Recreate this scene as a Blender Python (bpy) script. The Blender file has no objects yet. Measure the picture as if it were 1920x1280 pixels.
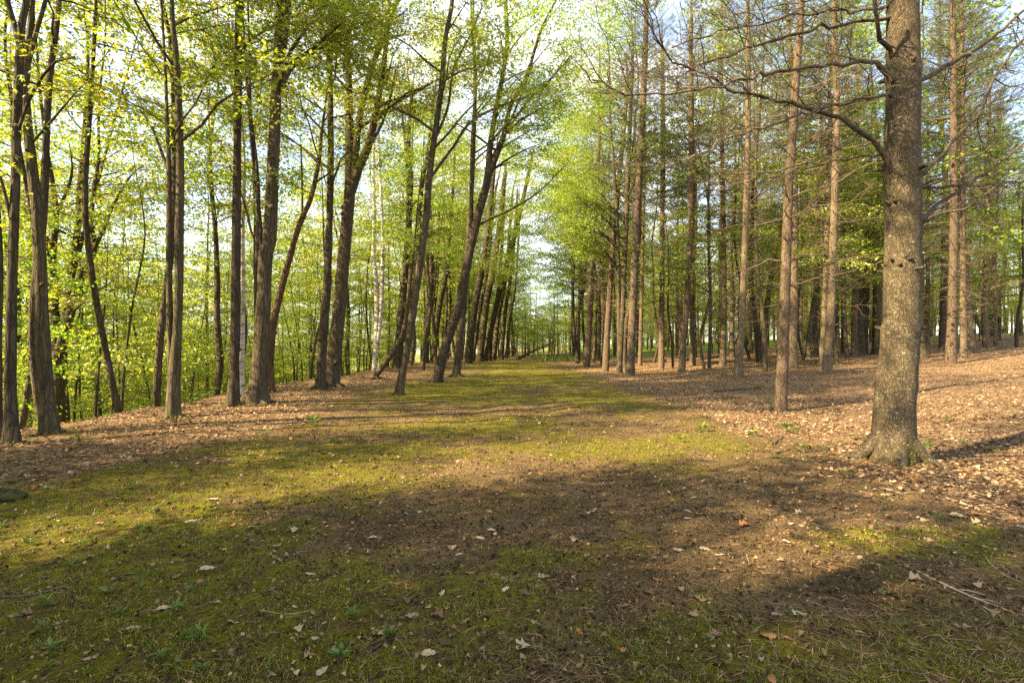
import bpy, math, random
import numpy as np
from mathutils import Vector

SC = bpy.context.scene
COL = SC.collection
rad = math.radians

# ------------------------------------------------------------------ camera, sky, sun, exposure
CAM_H = 1.45
FPX, CX, HY = 960.0, 960.0, 650.0          # focal length and horizon in photo pixels (1920 wide)
cam_d = bpy.data.cameras.new("camera")
cam_d.sensor_width = 36.0
cam_d.lens = 18.0
cam_d.shift_y = 10.0 / 1920.0
cam_d.clip_start = 0.05
cam_d.clip_end = 3000.0
cam = bpy.data.objects.new("camera", cam_d)
COL.objects.link(cam)
cam.location = (0, 0, CAM_H)
cam.rotation_euler = (rad(90), 0, 0)
SC.camera = cam

SUN_AZ = -114.0      # degrees from +Y, positive to the right
SUN_EL = 35.0
world = bpy.data.worlds.new("World")
SC.world = world
world.use_nodes = True
wn, wl = world.node_tree.nodes, world.node_tree.links
for n in list(wn):
    wn.remove(n)
w_out = wn.new("ShaderNodeOutputWorld")
w_bg = wn.new("ShaderNodeBackground")
w_sky = wn.new("ShaderNodeTexSky")
w_sky.sky_type = 'NISHITA'
w_sky.sun_disc = False
w_sky.sun_elevation = rad(SUN_EL)
w_sky.sun_rotation = rad(SUN_AZ)
w_sky.air_density = 1.0
w_sky.dust_density = 1.2
w_sky.ozone_density = 1.0
w_co = wn.new("ShaderNodeTexCoord")
w_map = wn.new("ShaderNodeMapping")
w_map.inputs['Scale'].default_value = (1.0, 1.0, 2.6)
w_noise = wn.new("ShaderNodeTexNoise")
w_noise.inputs['Scale'].default_value = 2.2
w_noise.inputs['Detail'].default_value = 7.0
w_noise.inputs['Roughness'].default_value = 0.58
w_ramp = wn.new("ShaderNodeValToRGB")
w_ramp.color_ramp.elements[0].color = (0.10, 0.10, 0.10, 1)
w_ramp.color_ramp.elements[0].position = 0.40
w_ramp.color_ramp.elements[1].position = 0.66
w_mix = wn.new("ShaderNodeMix")
w_mix.data_type = 'RGBA'
wl.new(w_co.outputs['Generated'], w_map.inputs['Vector'])
wl.new(w_map.outputs['Vector'], w_noise.inputs['Vector'])
wl.new(w_noise.outputs['Fac'], w_ramp.inputs['Fac'])
wl.new(w_ramp.outputs['Color'], w_mix.inputs[0])
wl.new(w_sky.outputs['Color'], w_mix.inputs[6])
w_mix.inputs[7].default_value = (4.6, 4.5, 4.3, 1.0)     # sunlit cloud
wl.new(w_mix.outputs[2], w_bg.inputs['Color'])
w_bg.inputs['Strength'].default_value = 0.092
wl.new(w_bg.outputs['Background'], w_out.inputs['Surface'])

sun_d = bpy.data.lights.new("sun", 'SUN')
sun_d.energy = 5.0
sun_d.angle = rad(0.55)
sun_d.color = (1.0, 0.78, 0.47)
sun = bpy.data.objects.new("sun", sun_d)
COL.objects.link(sun)
_e, _a = rad(SUN_EL), rad(SUN_AZ)
SUN_DIR = Vector((-math.sin(_a) * math.cos(_e), -math.cos(_a) * math.cos(_e), -math.sin(_e)))
sun.rotation_euler = SUN_DIR.to_track_quat('-Z', 'Y').to_euler()
sun.location = (-30, -12, 30)

SC.view_settings.view_transform = 'Standard'
SC.view_settings.look = 'None'
SC.view_settings.exposure = 2.5
SC.view_settings.gamma = 1.0
SC.render.engine = 'CYCLES'
cy = SC.cycles
cy.max_bounces = 6
cy.diffuse_bounces = 4
cy.glossy_bounces = 2
cy.transmission_bounces = 4
cy.transparent_max_bounces = 4
cy.caustics_reflective = False
cy.caustics_refractive = False
cy.sample_clamp_indirect = 6.0
cy.use_denoising = False

# ------------------------------------------------------------------ helpers
def vnoise(x, y, seed=0):
    """smooth 2-D value noise in 0..1"""
    x = np.asarray(x, float); y = np.asarray(y, float)
    xi = np.floor(x).astype(np.int64); yi = np.floor(y).astype(np.int64)
    xf = x - xi; yf = y - yi
    u = xf * xf * (3 - 2 * xf); v = yf * yf * (3 - 2 * yf)
    def h(a, b):
        n = (a * 374761393 + b * 668265263 + seed * 974634777) & 0xFFFFFFFF
        n = ((n ^ (n >> 13)) * 1274126177) & 0xFFFFFFFF
        return ((n ^ (n >> 16)) & 0xFFFF) / 65535.0
    return (h(xi, yi) * (1 - u) + h(xi + 1, yi) * u) * (1 - v) + (h(xi, yi + 1) * (1 - u) + h(xi + 1, yi + 1) * u) * v

def fbm(x, y, seed=0, octv=4):
    s = 0.0; a = 0.5; f = 1.0
    for i in range(octv):
        s = s + a * vnoise(x * f, y * f, seed + i * 17)
        a *= 0.5; f *= 2.03
    return s / (1 - 0.5 ** octv)

def sstep(a, b, x):
    t = np.clip((x - a) / (b - a), 0, 1)
    return t * t * (3 - 2 * t)

EDGE = -8.3
def height(x, y):
    """terrain: gently crowned path, bank dropping away on one side, pine floor rising on the other"""
    x = np.asarray(x, float); y = np.asarray(y, float)
    right = np.maximum(x - 6.0, 0)
    z = 0.062 * right * sstep(0, 4, right) - 0.00045 * np.maximum(x - 34, 0) ** 2 * (x < 80) 
    z = np.where(x >= 80, 0.062 * 74 - 0.00045 * 46 ** 2, z)
    e = EDGE + 1.0 * (vnoise(y * 0.16, y * 0 + 3.3, 5) - 0.5)
    d = np.maximum(e - x, 0)
    drop = 0.48 * (np.sqrt(d * d + 1.2) - math.sqrt(1.2))
    drop = 11.0 * np.tanh(drop / 11.0)
    z = z - drop
    z = z + 0.22 * (fbm(x * 0.11 + 7, y * 0.11, 11, 3) - 0.5) * sstep(2, 14, np.hypot(x, y))
    z = z + 0.10 * (fbm(x * 0.5, y * 0.5, 23, 3) - 0.5)
    # faint wheel ruts along the lane
    lane = np.exp(-((x - 0.1 + 0.025 * y - 1.0) / 0.35) ** 2) + np.exp(-((x - 0.1 + 0.025 * y + 0.7) / 0.35) ** 2)
    z = z - 0.035 * lane * sstep(3, 9, y)
    return z

def hz(x, y):
    return float(height(np.array([x]), np.array([y]))[0])

def fine_height(x, y, moss):
    """terrain plus the small lumps of the floor near by"""
    d = np.hypot(x, y)
    near = np.exp(-d / 14); n1 = np.exp(-(d / 11) ** 2); n2 = np.exp(-(d / 4.5) ** 2)
    z = height(x, y) + n1 * 0.05 * (fbm(x * 2.3, y * 2.3, 91, 3) - 0.5) + n2 * 0.06 * (fbm(x * 6, y * 6, 61, 4) - 0.5)
    return z + moss * n2 * 0.03 * fbm(x * 9, y * 9, 13, 3) + near * 0.02 * (vnoise(x * 1.1, y * 1.1, 29) - 0.5)

_YS = np.concatenate([np.arange(0.8, 20, 0.02), np.arange(20, 160, 0.1)])
def ground_at(px, py):
    """the terrain point seen at a photo pixel"""
    X = (px - CX) / FPX * _YS
    Z = CAM_H - (py - HY) / FPX * _YS
    g = height(X, _YS)
    k = np.argmax(Z <= g)
    if k == 0:
        k = len(_YS) - 1
    return float(X[k]), float(_YS[k]), float(g[k])

class Geo:
    """collects quads; build() links them as one mesh object"""
    def __init__(self):
        self.V = []; self.F = []; self.M = []; self.S = []; self.n = 0
    def add(self, V, F, m=0, smooth=False):
        V = np.asarray(V, np.float32); F = np.asarray(F, np.int32)
        if len(F) == 0:
            return
        self.V.append(V); self.F.append(F + self.n); self.n += len(V)
        self.M.append(np.full(len(F), m, np.int32)); self.S.append(np.full(len(F), smooth, bool))
    def arrays(self):
        if not self.V:
            return np.zeros((0, 3), np.float32), np.zeros((0, 4), np.int32), np.zeros(0, np.int32), np.zeros(0, bool)
        return np.concatenate(self.V), np.concatenate(self.F), np.concatenate(self.M), np.concatenate(self.S)
    def stamp(self, proto, P, R, s):
        """copies of another Geo's shape merged into this one"""
        V, F, M, S = proto
        P = np.asarray(P, np.float32); n = len(P)
        if n == 0:
            return
        W = np.einsum('nij,vj->nvi', np.asarray(R, np.float32) * np.asarray(s, np.float32)[:, None, None], V) + P[:, None, :]
        Fo = F[None] + (np.arange(n, dtype=np.int32) * len(V))[:, None, None]
        self.V.append(W.reshape(-1, 3).astype(np.float32)); self.F.append(Fo.reshape(-1, 4) + self.n)
        self.n += n * len(V)
        self.M.append(np.tile(M, n)); self.S.append(np.tile(S, n))
    def mesh(self, name, mats):
        V, F, M, S = self.arrays()
        me = bpy.data.meshes.new(name)
        me.vertices.add(len(V)); me.vertices.foreach_set('co', V.ravel())
        me.loops.add(F.size); me.loops.foreach_set('vertex_index', F.ravel())
        me.polygons.add(len(F))
        me.polygons.foreach_set('loop_start', np.arange(0, F.size, 4, dtype=np.int32))
        me.polygons.foreach_set('material_index', M)
        me.polygons.foreach_set('use_smooth', S)
        for m in mats:
            me.materials.append(m)
        me.update(calc_edges=True)
        return me

def link(name, data, parent=None, loc=None):
    o = bpy.data.objects.new(name, data)
    COL.objects.link(o)
    if parent:
        o.parent = parent
    if loc is not None:
        o.location = loc
    return o

def tag(o, label=None, cat=None, group=None, kind=None):
    if label: o['label'] = label
    if cat: o['category'] = cat
    if group: o['group'] = group
    if kind: o['kind'] = kind
    return o

def rots(yaw, pitch, roll):
    yaw, pitch, roll = np.broadcast_arrays(np.asarray(yaw, float), np.asarray(pitch, float), np.asarray(roll, float))
    cy_, sy = np.cos(yaw), np.sin(yaw); cp, sp = np.cos(pitch), np.sin(pitch); cr, sr = np.cos(roll), np.sin(roll)
    R = np.empty(yaw.shape + (3, 3))
    R[..., 0, 0] = cy_ * cp; R[..., 1, 0] = sy * cp; R[..., 2, 0] = sp
    R[..., 0, 1] = -sy * cr - cy_ * sp * sr; R[..., 1, 1] = cy_ * cr - sy * sp * sr; R[..., 2, 1] = cp * sr
    R[..., 0, 2] = sy * sr - cy_ * sp * cr; R[..., 1, 2] = -cy_ * sr - sy * sp * cr; R[..., 2, 2] = cp * cr
    return R

def resample(pts, rr, step):
    """Catmull-Rom through the points"""
    pts = np.asarray(pts, float); rr = np.asarray(rr, float)
    P = np.vstack([2 * pts[0] - pts[1], pts, 2 * pts[-1] - pts[-2]])
    out = []; ro = []
    for i in range(len(pts) - 1):
        p0, p1, p2, p3 = P[i], P[i + 1], P[i + 2], P[i + 3]
        n = max(1, int(np.linalg.norm(p2 - p1) / step))
        t = (np.arange(n) / n)[:, None]
        out.append(0.5 * (2 * p1 + (p2 - p0) * t + (2 * p0 - 5 * p1 + 4 * p2 - p3) * t ** 2 + (3 * p1 - p0 - 3 * p2 + p3) * t ** 3))
        ro.append(rr[i] + (rr[i + 1] - rr[i]) * t[:, 0])
    out.append(pts[-1:]); ro.append(rr[-1:])
    return np.vstack(out), np.concatenate(ro)

def tube(geo, pts, rr, k=8, m=0, rough=0.0, rng=None, flare=0.0, smooth=True):
    pts = np.asarray(pts, float); rr = np.asarray(rr, float); n = len(pts)
    T = np.gradient(pts, axis=0)
    T /= np.linalg.norm(T, axis=1)[:, None] + 1e-9
    ref = np.array([1.0, 0, 0]) if abs(T[0, 2]) > 0.6 else np.array([0, 0, 1.0])
    A = np.cross(T, ref); A /= np.linalg.norm(A, axis=1)[:, None] + 1e-9
    B = np.cross(T, A)
    ang = np.arange(k) / k * 2 * math.pi
    r = rr[:, None] * np.ones(k)
    if rough:
        s = rng.integers(0, 9999)
        L = np.concatenate([[0], np.cumsum(np.linalg.norm(np.diff(pts, axis=0), axis=1))])
        cx, sx = np.cos(ang) * 1.2, np.sin(ang) * 1.2
        nz = vnoise(cx[None] + L[:, None] * 1.3 + s, sx[None] + 3.1 + L[:, None] * 0.7, 7) - 0.5
        nz2 = vnoise(cx[None] * 2.6 + L[:, None] * 3.9 + s, sx[None] * 2.6 + 9.1, 8) - 0.5
        r = r * (1 + rough * (1.3 * nz + 0.8 * nz2))
    if flare:
        L = np.concatenate([[0], np.cumsum(np.linalg.norm(np.diff(pts, axis=0), axis=1))])
        f = np.exp(-L / 0.22)
        lob = 0.6 + 0.4 * np.cos(ang * 3 + (rng.random() * 6 if rng is not None else 0)) + 0.3 * np.cos(ang * 5 + 1)
        r = r * (1 + flare * f[:, None] * lob[None])
    V = pts[:, None] + r[..., None] * (np.cos(ang)[None, :, None] * A[:, None] + np.sin(ang)[None, :, None] * B[:, None])
    i = np.arange(n - 1)[:, None] * k; j = np.arange(k)[None]; j2 = (j + 1) % k
    F = np.stack([i + j, i + j2, i + k + j2, i + k + j], -1).reshape(-1, 4)
    geo.add(V.reshape(-1, 3), F[:, ::-1], m, smooth)

# ------------------------------------------------------------------ materials
class Nodes:
    def __init__(self, name):
        self.m = bpy.data.materials.new(name); self.m.use_nodes = True
        self.t = self.m.node_tree
        for n in list(self.t.nodes): self.t.nodes.remove(n)
        self.out = self.t.nodes.new("ShaderNodeOutputMaterial")
    def n(self, typ, **kw):
        nd = self.t.nodes.new("ShaderNode" + typ)
        for k, v in kw.items():
            if k in nd.inputs.keys(): nd.inputs[k].default_value = v
            else: setattr(nd, k, v)
        return nd
    def l(self, a, b): self.t.links.new(a, b)
    def ramp(self, src, stops, interp='LINEAR'):
        r = self.n("ValToRGB"); r.color_ramp.interpolation = interp
        el = r.color_ramp.elements
        while len(el) < len(stops): el.new(0.5)
        for e, (p, c) in zip(el, stops):
            e.position = p; e.color = (c, c, c, 1) if not isinstance(c, tuple) else c + (1,)
        self.l(src, r.inputs['Fac']); return r.outputs['Color']
    def mix(self, fac, a, b, mode='MIX'):
        x = self.n("Mix", data_type='RGBA', blend_type=mode)
        for sock, v in ((x.inputs[0], fac), (x.inputs[6], a), (x.inputs[7], b)):
            if isinstance(v, (int, float)): sock.default_value = v
            elif isinstance(v, tuple): sock.default_value = v + (1,) if len(v) == 3 else v
            else: self.l(v, sock)
        return x.outputs[2]
    def math(self, op, a, b=0.0, clamp=False):
        x = self.n("Math", operation=op, use_clamp=clamp)
        for sock, v in ((x.inputs[0], a), (x.inputs[1], b)):
            if isinstance(v, (int, float)): sock.default_value = v
            else: self.l(v, sock)
        return x.outputs[0]
    def coords(self, kind='Object', scale=(1, 1, 1)):
        c = self.n("TexCoord"); mp = self.n("Mapping"); mp.inputs['Scale'].default_value = scale
        self.l(c.outputs[kind], mp.inputs['Vector']); return mp.outputs['Vector']
    def noise(self, vec, scale, detail=4, rough=0.55, dist=0.0):
        x = self.n("TexNoise", Scale=scale, Detail=detail, Roughness=rough, Distortion=dist)
        self.l(vec, x.inputs['Vector']); return x.outputs['Fac']
    def bump(self, h, strength, dist, normal=None):
        b = self.n("Bump", Strength=strength, Distance=dist); self.l(h, b.inputs['Height'])
        if normal: self.l(normal, b.inputs['Normal'])
        return b.outputs['Normal']
    def bsdf(self, col, rough=0.9, normal=None, spec=0.25):
        p = self.n("BsdfPrincipled"); p.inputs['Roughness'].default_value = rough
        p.inputs['Specular IOR Level'].default_value = spec
        if isinstance(col, tuple): p.inputs['Base Color'].default_value = col + (1,)
        else: self.l(col, p.inputs['Base Color'])
        if normal: self.l(normal, p.inputs['Normal'])
        self.l(p.outputs[0], self.out.inputs['Surface']); return p

def leaf_material(name, c1, c2, c3, trans=0.5, tboost=1.5):
    """thin living leaf: diffuse and translucent; colour varies from leaf to leaf and from tree to tree"""
    g = Nodes(name)
    geo = g.n("NewGeometry"); oi = g.n("ObjectInfo")
    col = g.ramp(geo.outputs['Random Per Island'], [(0.0, c1), (0.55, c2), (1.0, c3)])
    hsv = g.n("HueSaturation")
    g.l(g.math('ADD', g.math('MULTIPLY', oi.outputs['Random'], 0.045), 0.478), hsv.inputs['Hue'])
    g.l(g.math('ADD', g.math('MULTIPLY', oi.outputs['Random'], 0.3), 0.85), hsv.inputs['Value'])
    g.l(col, hsv.inputs['Color'])
    d = g.n("BsdfDiffuse"); g.l(hsv.outputs[0], d.inputs['Color'])
    t = g.n("BsdfTranslucent")
    tc = g.mix(1.0, hsv.outputs[0], (tboost * 1.06, tboost, tboost * 0.75), 'MULTIPLY')
    g.l(tc, t.inputs['Color'])
    mx = g.n("MixShader"); mx.inputs[0].default_value = trans
    g.l(d.outputs[0], mx.inputs[1]); g.l(t.outputs[0], mx.inputs[2])
    gl = g.n("BsdfGlossy", Roughness=0.45); gl.inputs['Color'].default_value = (1, 1, 1, 1)
    m2 = g.n("MixShader"); m2.inputs[0].default_value = 0.035
    g.l(mx.outputs[0], m2.inputs[1]); g.l(gl.outputs[0], m2.inputs[2])
    g.l(m2.outputs[0], g.out.inputs['Surface'])
    return g.m

def bark_material(name, dark, light, moss=(0.07, 0.075, 0.02), moss_amt=0.35, vs=0.16, scale=9.0, depth=0.012, lichen=0.0):
    g = Nodes(name)
    v = g.coords('Object', (1, 1, vs))
    v1 = g.coords('Object', (1, 1, 1))
    n1 = g.noise(v, scale, 6, 0.65, 0.4)
    vo = g.n("TexVoronoi", feature='DISTANCE_TO_EDGE', Scale=scale * 1.6)
    wv = g.n("VectorMath", operation='ADD'); nn = g.n("TexNoise", Scale=scale * 0.8, Detail=3)
    g.l(v, nn.inputs['Vector']); g.l(v, wv.inputs[0])
    sc_ = g.n("VectorMath", operation='SCALE'); sc_.inputs['Scale'].default_value = 0.16
    g.l(nn.outputs['Color'], sc_.inputs[0]); g.l(sc_.outputs[0], wv.inputs[1]); g.l(wv.outputs[0], vo.inputs['Vector'])
    crack = g.ramp(vo.outputs['Distance'], [(0.0, 0.0), (0.16, 1.0)])
    col = g.ramp(n1, [(0.28, dark), (0.72, light)])
    col = g.mix(g.math('MULTIPLY', g.math('SUBTRACT', 1.0, crack), 0.62), col, tuple(c * 0.35 for c in dark))
    big = g.noise(v1, 1.7, 5, 0.6)
    oi = g.n("ObjectInfo")
    mm = g.ramp(g.math('ADD', big, g.math('MULTIPLY', g.math('SUBTRACT', oi.outputs['Random'], 0.5), 0.22)), [(0.44, 0.0), (0.66, 1.0)])
    col = g.mix(g.math('MULTIPLY', mm, moss_amt), col, moss)
    fine = g.noise(v1, 55, 4, 0.7)
    col = g.mix(0.55, col, g.ramp(fine, [(0.25, 0.35), (0.75, 1.0)]), 'MULTIPLY')
    if lichen:
        li = g.ramp(g.noise(g.coords('Object', (1, 1, 2.6)), 13, 3, 0.5), [(0.64, 0.0), (0.70, 1.0)])
        col = g.mix(g.math('MULTIPLY', li, lichen), col, (0.42, 0.40, 0.33))
    hsv = g.n("HueSaturation"); g.l(col, hsv.inputs['Color'])
    g.l(g.math('ADD', g.math('MULTIPLY', oi.outputs['Random'], 0.5), 0.78), hsv.inputs['Value'])
    hgt = g.math('ADD', g.math('MULTIPLY', crack, 0.6), g.math('ADD', n1, g.math('MULTIPLY', fine, 0.35)))
    g.bsdf(hsv.outputs[0], 0.92, g.bump(hgt, 1.0, depth), 0.15)
    return g.m

def plain_material(name, c1, c2, c3=None, rough=0.85, trans=0.0):
    """colour picked per loose piece"""
    g = Nodes(name)
    geo = g.n("NewGeometry"); oi = g.n("ObjectInfo")
    r = g.math('FRACT', g.math('ADD', geo.outputs['Random Per Island'], oi.outputs['Random']))
    stops = [(0.0, c1), (1.0, c2)] if c3 is None else [(0.0, c1), (0.6, c2), (1.0, c3)]
    col = g.ramp(r, stops)
    n = g.noise(g.coords('Object'), 60, 4, 0.65)
    col = g.mix(0.6, col, g.ramp(n, [(0.3, 0.45), (0.7, 1.0)]), 'MULTIPLY')
    p = g.bsdf(col, rough, None, 0.2)
    if trans:
        t = g.n("BsdfTranslucent"); g.l(col, t.inputs['Color'])
        mx = g.n("MixShader"); mx.inputs[0].default_value = trans
        g.l(p.outputs[0], mx.inputs[1]); g.l(t.outputs[0], mx.inputs[2]); g.l(mx.outputs[0], g.out.inputs['Surface'])
    return g.m

M_LEAF = leaf_material("maple_leaf", (0.12, 0.19, 0.016), (0.185, 0.25, 0.021), (0.31, 0.305, 0.032), 0.62, 1.62)
M_LEAF_G = leaf_material("green_leaf", (0.115, 0.20, 0.016), (0.175, 0.265, 0.021), (0.28, 0.315, 0.03), 0.5, 1.5)
M_NEEDLE = leaf_material("pine_needle", (0.045, 0.065, 0.025), (0.07, 0.095, 0.035), (0.11, 0.12, 0.05), 0.25, 1.2)
M_HERB = leaf_material("herb_leaf", (0.06, 0.10, 0.012), (0.09, 0.135, 0.016), (0.14, 0.18, 0.024), 0.35, 1.3)
M_MAPLE = bark_material("maple_bark", (0.05, 0.038, 0.025), (0.15, 0.118, 0.078), (0.07, 0.066, 0.025), 0.5, 0.14, 10, 0.02)
M_RED = bark_material("red_bark", (0.075, 0.042, 0.024), (0.19, 0.11, 0.062), (0.12, 0.10, 0.04), 0.2, 0.14, 9, 0.02)
M_PINE = bark_material("pine_bark", (0.085, 0.062, 0.042), (0.225, 0.165, 0.11), (0.11, 0.10, 0.045), 0.4, 0.35, 14, 0.014)
M_BIG = bark_material("big_pine_bark", (0.07, 0.055, 0.036), (0.165, 0.128, 0.08), (0.10, 0.09, 0.035), 0.25, 0.45, 19, 0.014, 0.38)
M_DEAD = bark_material("dead_wood", (0.07, 0.055, 0.04), (0.19, 0.15, 0.105), (0.08, 0.075, 0.04), 0.3, 0.3, 12, 0.004)
M_TWIG = plain_material("twig_wood", (0.07, 0.05, 0.033), (0.16, 0.12, 0.082))

def birch_material():
    g = Nodes("birch_bark")
    v = g.coords('Object', (1, 1, 7))
    n = g.noise(v, 3.0, 4, 0.6); b = g.noise(g.coords('Object'), 3.5, 5, 0.6)
    col = g.ramp(n, [(0.34, (0.06, 0.05, 0.04)), (0.46, (0.42, 0.38, 0.31)), (0.8, (0.55, 0.50, 0.42))])
    col = g.mix(g.ramp(b, [(0.5, 0.0), (0.62, 0.8)]), col, (0.12, 0.10, 0.07))
    g.bsdf(col, 0.8, g.bump(n, 0.6, 0.006))
    return g.m
M_BIRCH = birch_material()

def big_base_moss():
    pass

# ------------------------------------------------------------------ ground
BLOBS = []      # moss patches: photo pixel, half-size across and along in metres, weight
for px, py, rx, ry, w in [(120, 1150, 1.5, 0.9, 1.0), (300, 1000, 1.6, 0.9, 1.0), (60, 960, 1.3, 0.9, 0.9), (480, 1090, 0.9, 0.6, 0.7),
                          (620, 860, 1.5, 1.2, 0.8), (250, 905, 1.5, 0.9, 0.55), (900, 800, 1.8, 1.2, 0.75), (1150, 840, 1.5, 1.0, 0.7), (1320, 830, 0.8, 0.9, 0.8),
                          (840, 740, 2.0, 2.0, 0.75), (1000, 705, 2.6, 5.0, 0.9), (880, 722, 2.0, 3.5, 0.9), (1100, 745, 1.9, 2.2, 0.7), (960, 685, 3.0, 9.0, 0.9),
                          (660, 1240, 1.0, 0.35, 0.45), (1000, 1190, 0.7, 0.4, 0.4), (1330, 1230, 0.9, 0.4, 0.5), (1700, 1015, 0.55, 0.25, 0.8), (1720, 1240, 0.6, 0.3, 0.7),
                          (860, 1110, 0.6, 0.4, 0.55), (560, 1190, 0.6, 0.4, 0.6), (1000, 1040, 0.35, 0.3, 0.35)]:
    gx, gy, _ = ground_at(px, py)
    BLOBS.append((gx, gy, rx, ry, w))
DIRT = []
for px, py, rx, ry, w in [(640, 985, 1.0, 0.5, 1.0), (1250, 960, 1.3, 0.7, 0.9), (1100, 900, 1.2, 0.7, 0.6), (1500, 1080, 0.8, 0.5, 0.9), (860, 1000, 0.9, 0.5, 0.6), (900, 880, 1.2, 0.6, 0.5)]:
    gx, gy, _ = ground_at(px, py)
    DIRT.append((gx, gy, rx, ry, w))

def zones(x, y):
    x = np.asarray(x, float); y = np.asarray(y, float)
    w = 0.9 * (fbm(x * 0.9, y * 0.9, 41, 4) - 0.5) * 2
    left = sstep(0.9, -0.9, (x + 4.45 + 0.5 * sstep(14, 30, y)) + w * 1.3)
    right = sstep(-0.8, 0.8, (x - 4.3) + w * 1.2) 
    litter = np.clip(left * sstep(3.6, 6.0, y - 0.25 * x - 2.0) + right, 0, 1)
    moss = np.zeros_like(x)
    for bx, by, rx, ry, ww in BLOBS:
        moss = np.maximum(moss, ww * np.exp(-(((x - bx) / rx) ** 2 + ((y - by) / ry) ** 2)))
    for bx, by, rx, ry, ww in DIRT:
        moss = moss - 0.36 * ww * np.exp(-(((x - bx) / rx) ** 2 + ((y - by) / ry) ** 2))
    moss = np.clip(moss * 0.85 + 0.75 * (fbm(x * 1.4, y * 1.4, 77, 5) - 0.5) + 0.9 * (fbm(x * 4.3, y * 4.3, 78, 4) - 0.5) + 0.25, 0, 1) * (1 - 0.85 * litter)
    meadow = sstep(50, 56, y) * sstep(7, 9, x - 0.05 * y)
    meadow = np.maximum(meadow, 0.45 * sstep(60, 75, y))
    fern = sstep(EDGE - 1.6, EDGE - 4.5, x)
    return moss, litter, np.maximum(meadow, 0.75 * fern)

def ground_material():
    g = Nodes("forest_floor")
    v = g.coords('Object')
    at = g.n("Attribute", attribute_name="zone", attribute_type='GEOMETRY')
    sep = g.n("SeparateColor"); g.l(at.outputs['Color'], sep.inputs[0])
    moss, litter, meadow = sep.outputs
    n_f = g.noise(v, 38, 6, 0.7)
    n_m = g.noise(v, 6.5, 6, 0.65)
    n_b = g.noise(v, 1.1, 5, 0.6)
    n_x = g.noise(v, 150, 3, 0.7)
    # bare humus with needle bits
    dirt = g.ramp(n_f, [(0.25, (0.04, 0.026, 0.013)), (0.5, (0.115, 0.078, 0.036)), (0.75, (0.24, 0.16, 0.078))])
    dirt = g.mix(0.75, dirt, g.ramp(n_m, [(0.36, 0.42), (0.6, 1.15)]), 'MULTIPLY')
    dirt = g.mix(g.ramp(n_b, [(0.35, 0.0), (0.65, 0.75)]), dirt, g.ramp(n_x, [(0.3, (0.12, 0.08, 0.037)), (0.7, (0.36, 0.25, 0.125))]))
    # moss
    mossc = g.ramp(n_f, [(0.25, (0.046, 0.049, 0.005)), (0.5, (0.155, 0.156, 0.010)), (0.78, (0.31, 0.275, 0.02))])
    mossc = g.mix(g.ramp(n_m, [(0.42, 0.0), (0.6, 0.85)]), mossc, g.ramp(n_x, [(0.3, (0.06, 0.038, 0.014)), (0.7, (0.19, 0.125, 0.045))]))
    # leaf litter
    vo = g.n("TexVoronoi", Scale=24.0, Randomness=1.0)
    g.l(v, vo.inputs['Vector'])
    sp = g.n("SeparateColor"); g.l(vo.outputs['Color'], sp.inputs[0])
    lit = g.ramp(sp.outputs[0], [(0.0, (0.08, 0.045, 0.024)), (0.35, (0.20, 0.12, 0.062)), (0.7, (0.31, 0.20, 0.108)), (1.0, (0.44, 0.32, 0.185))])
    lit = g.mix(0.7, lit, g.ramp(n_f, [(0.3, 0.4), (0.65, 1.0)]), 'MULTIPLY')
    mead = g.ramp(n_m, [(0.3, (0.07, 0.11, 0.018)), (0.7, (0.13, 0.17, 0.03))])
    fm = g.ramp(g.math('ADD', moss, g.math('MULTIPLY', g.math('SUBTRACT', g.math('ADD', g.math('MULTIPLY', n_m, 0.6), g.math('MULTIPLY', n_f, 0.4)), 0.5), 1.2)), [(0.25, 0.0), (0.55, 1.0)])
    fl = g.ramp(g.math('ADD', litter, g.math('MULTIPLY', g.math('SUBTRACT', n_m, 0.5), 0.9)), [(0.4, 0.0), (0.6, 1.0)])
    col = g.mix(fm, dirt, mossc)
    col = g.mix(fl, col, lit)
    col = g.mix(meadow, col, mead)
    h = g.math('ADD', g.math('MULTIPLY', n_f, 0.8), g.math('ADD', g.math('MULTIPLY', n_m, 1.6), g.math('MULTIPLY', n_x, 0.35)))
    g.bsdf(col, 0.95, g.bump(h, 1.0, 0.07), 0.1)
    return g.m

def build_ground():
    nr, na = 430, 900
    r = 0.25 * (170 / 0.25) ** (np.arange(nr) / (nr - 1))
    r = np.concatenate([r, [230, 330, 520, 900]])
    nr = len(r)
    a = np.arange(na) / na * 2 * math.pi
    X = r[:, None] * np.sin(a)[None]; Y = r[:, None] * np.cos(a)[None]
    x, y = X.ravel(), Y.ravel()
    moss, litter, meadow = zones(x, y)
    z = fine_height(x, y, moss)
    V = np.vstack([np.stack([x, y, z], 1), [[0, 0, hz(0, 0)]]])
    i = np.arange(nr - 1)[:, None] * na; j = np.arange(na)[None]; j2 = (j + 1) % na
    F = np.stack([i + j, i + na + j, i + na + j2, i + j2], -1).reshape(-1, 4)
    c = len(V) - 1
    k = np.arange(0, na, 2)
    F0 = np.stack([np.full(len(k), c), k, (k + 1) % na, (k + 2) % na], 1)
    G = Geo(); G.add(V, np.vstack([F, F0]), 0, True)
    me = G.mesh("ground", [ground_material()])
    ca = me.color_attributes.new("zone", 'FLOAT_COLOR', 'POINT')
    cc = np.ones((len(V), 4), np.float32)
    cc[:-1, 0] = moss; cc[:-1, 1] = litter; cc[:-1, 2] = meadow
    ca.data.foreach_set('color', cc.ravel())
    o = link("ground", me)
    tag(o, kind='structure', label='mossy forest floor with a grassy lane between two woods')
build_ground()

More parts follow.
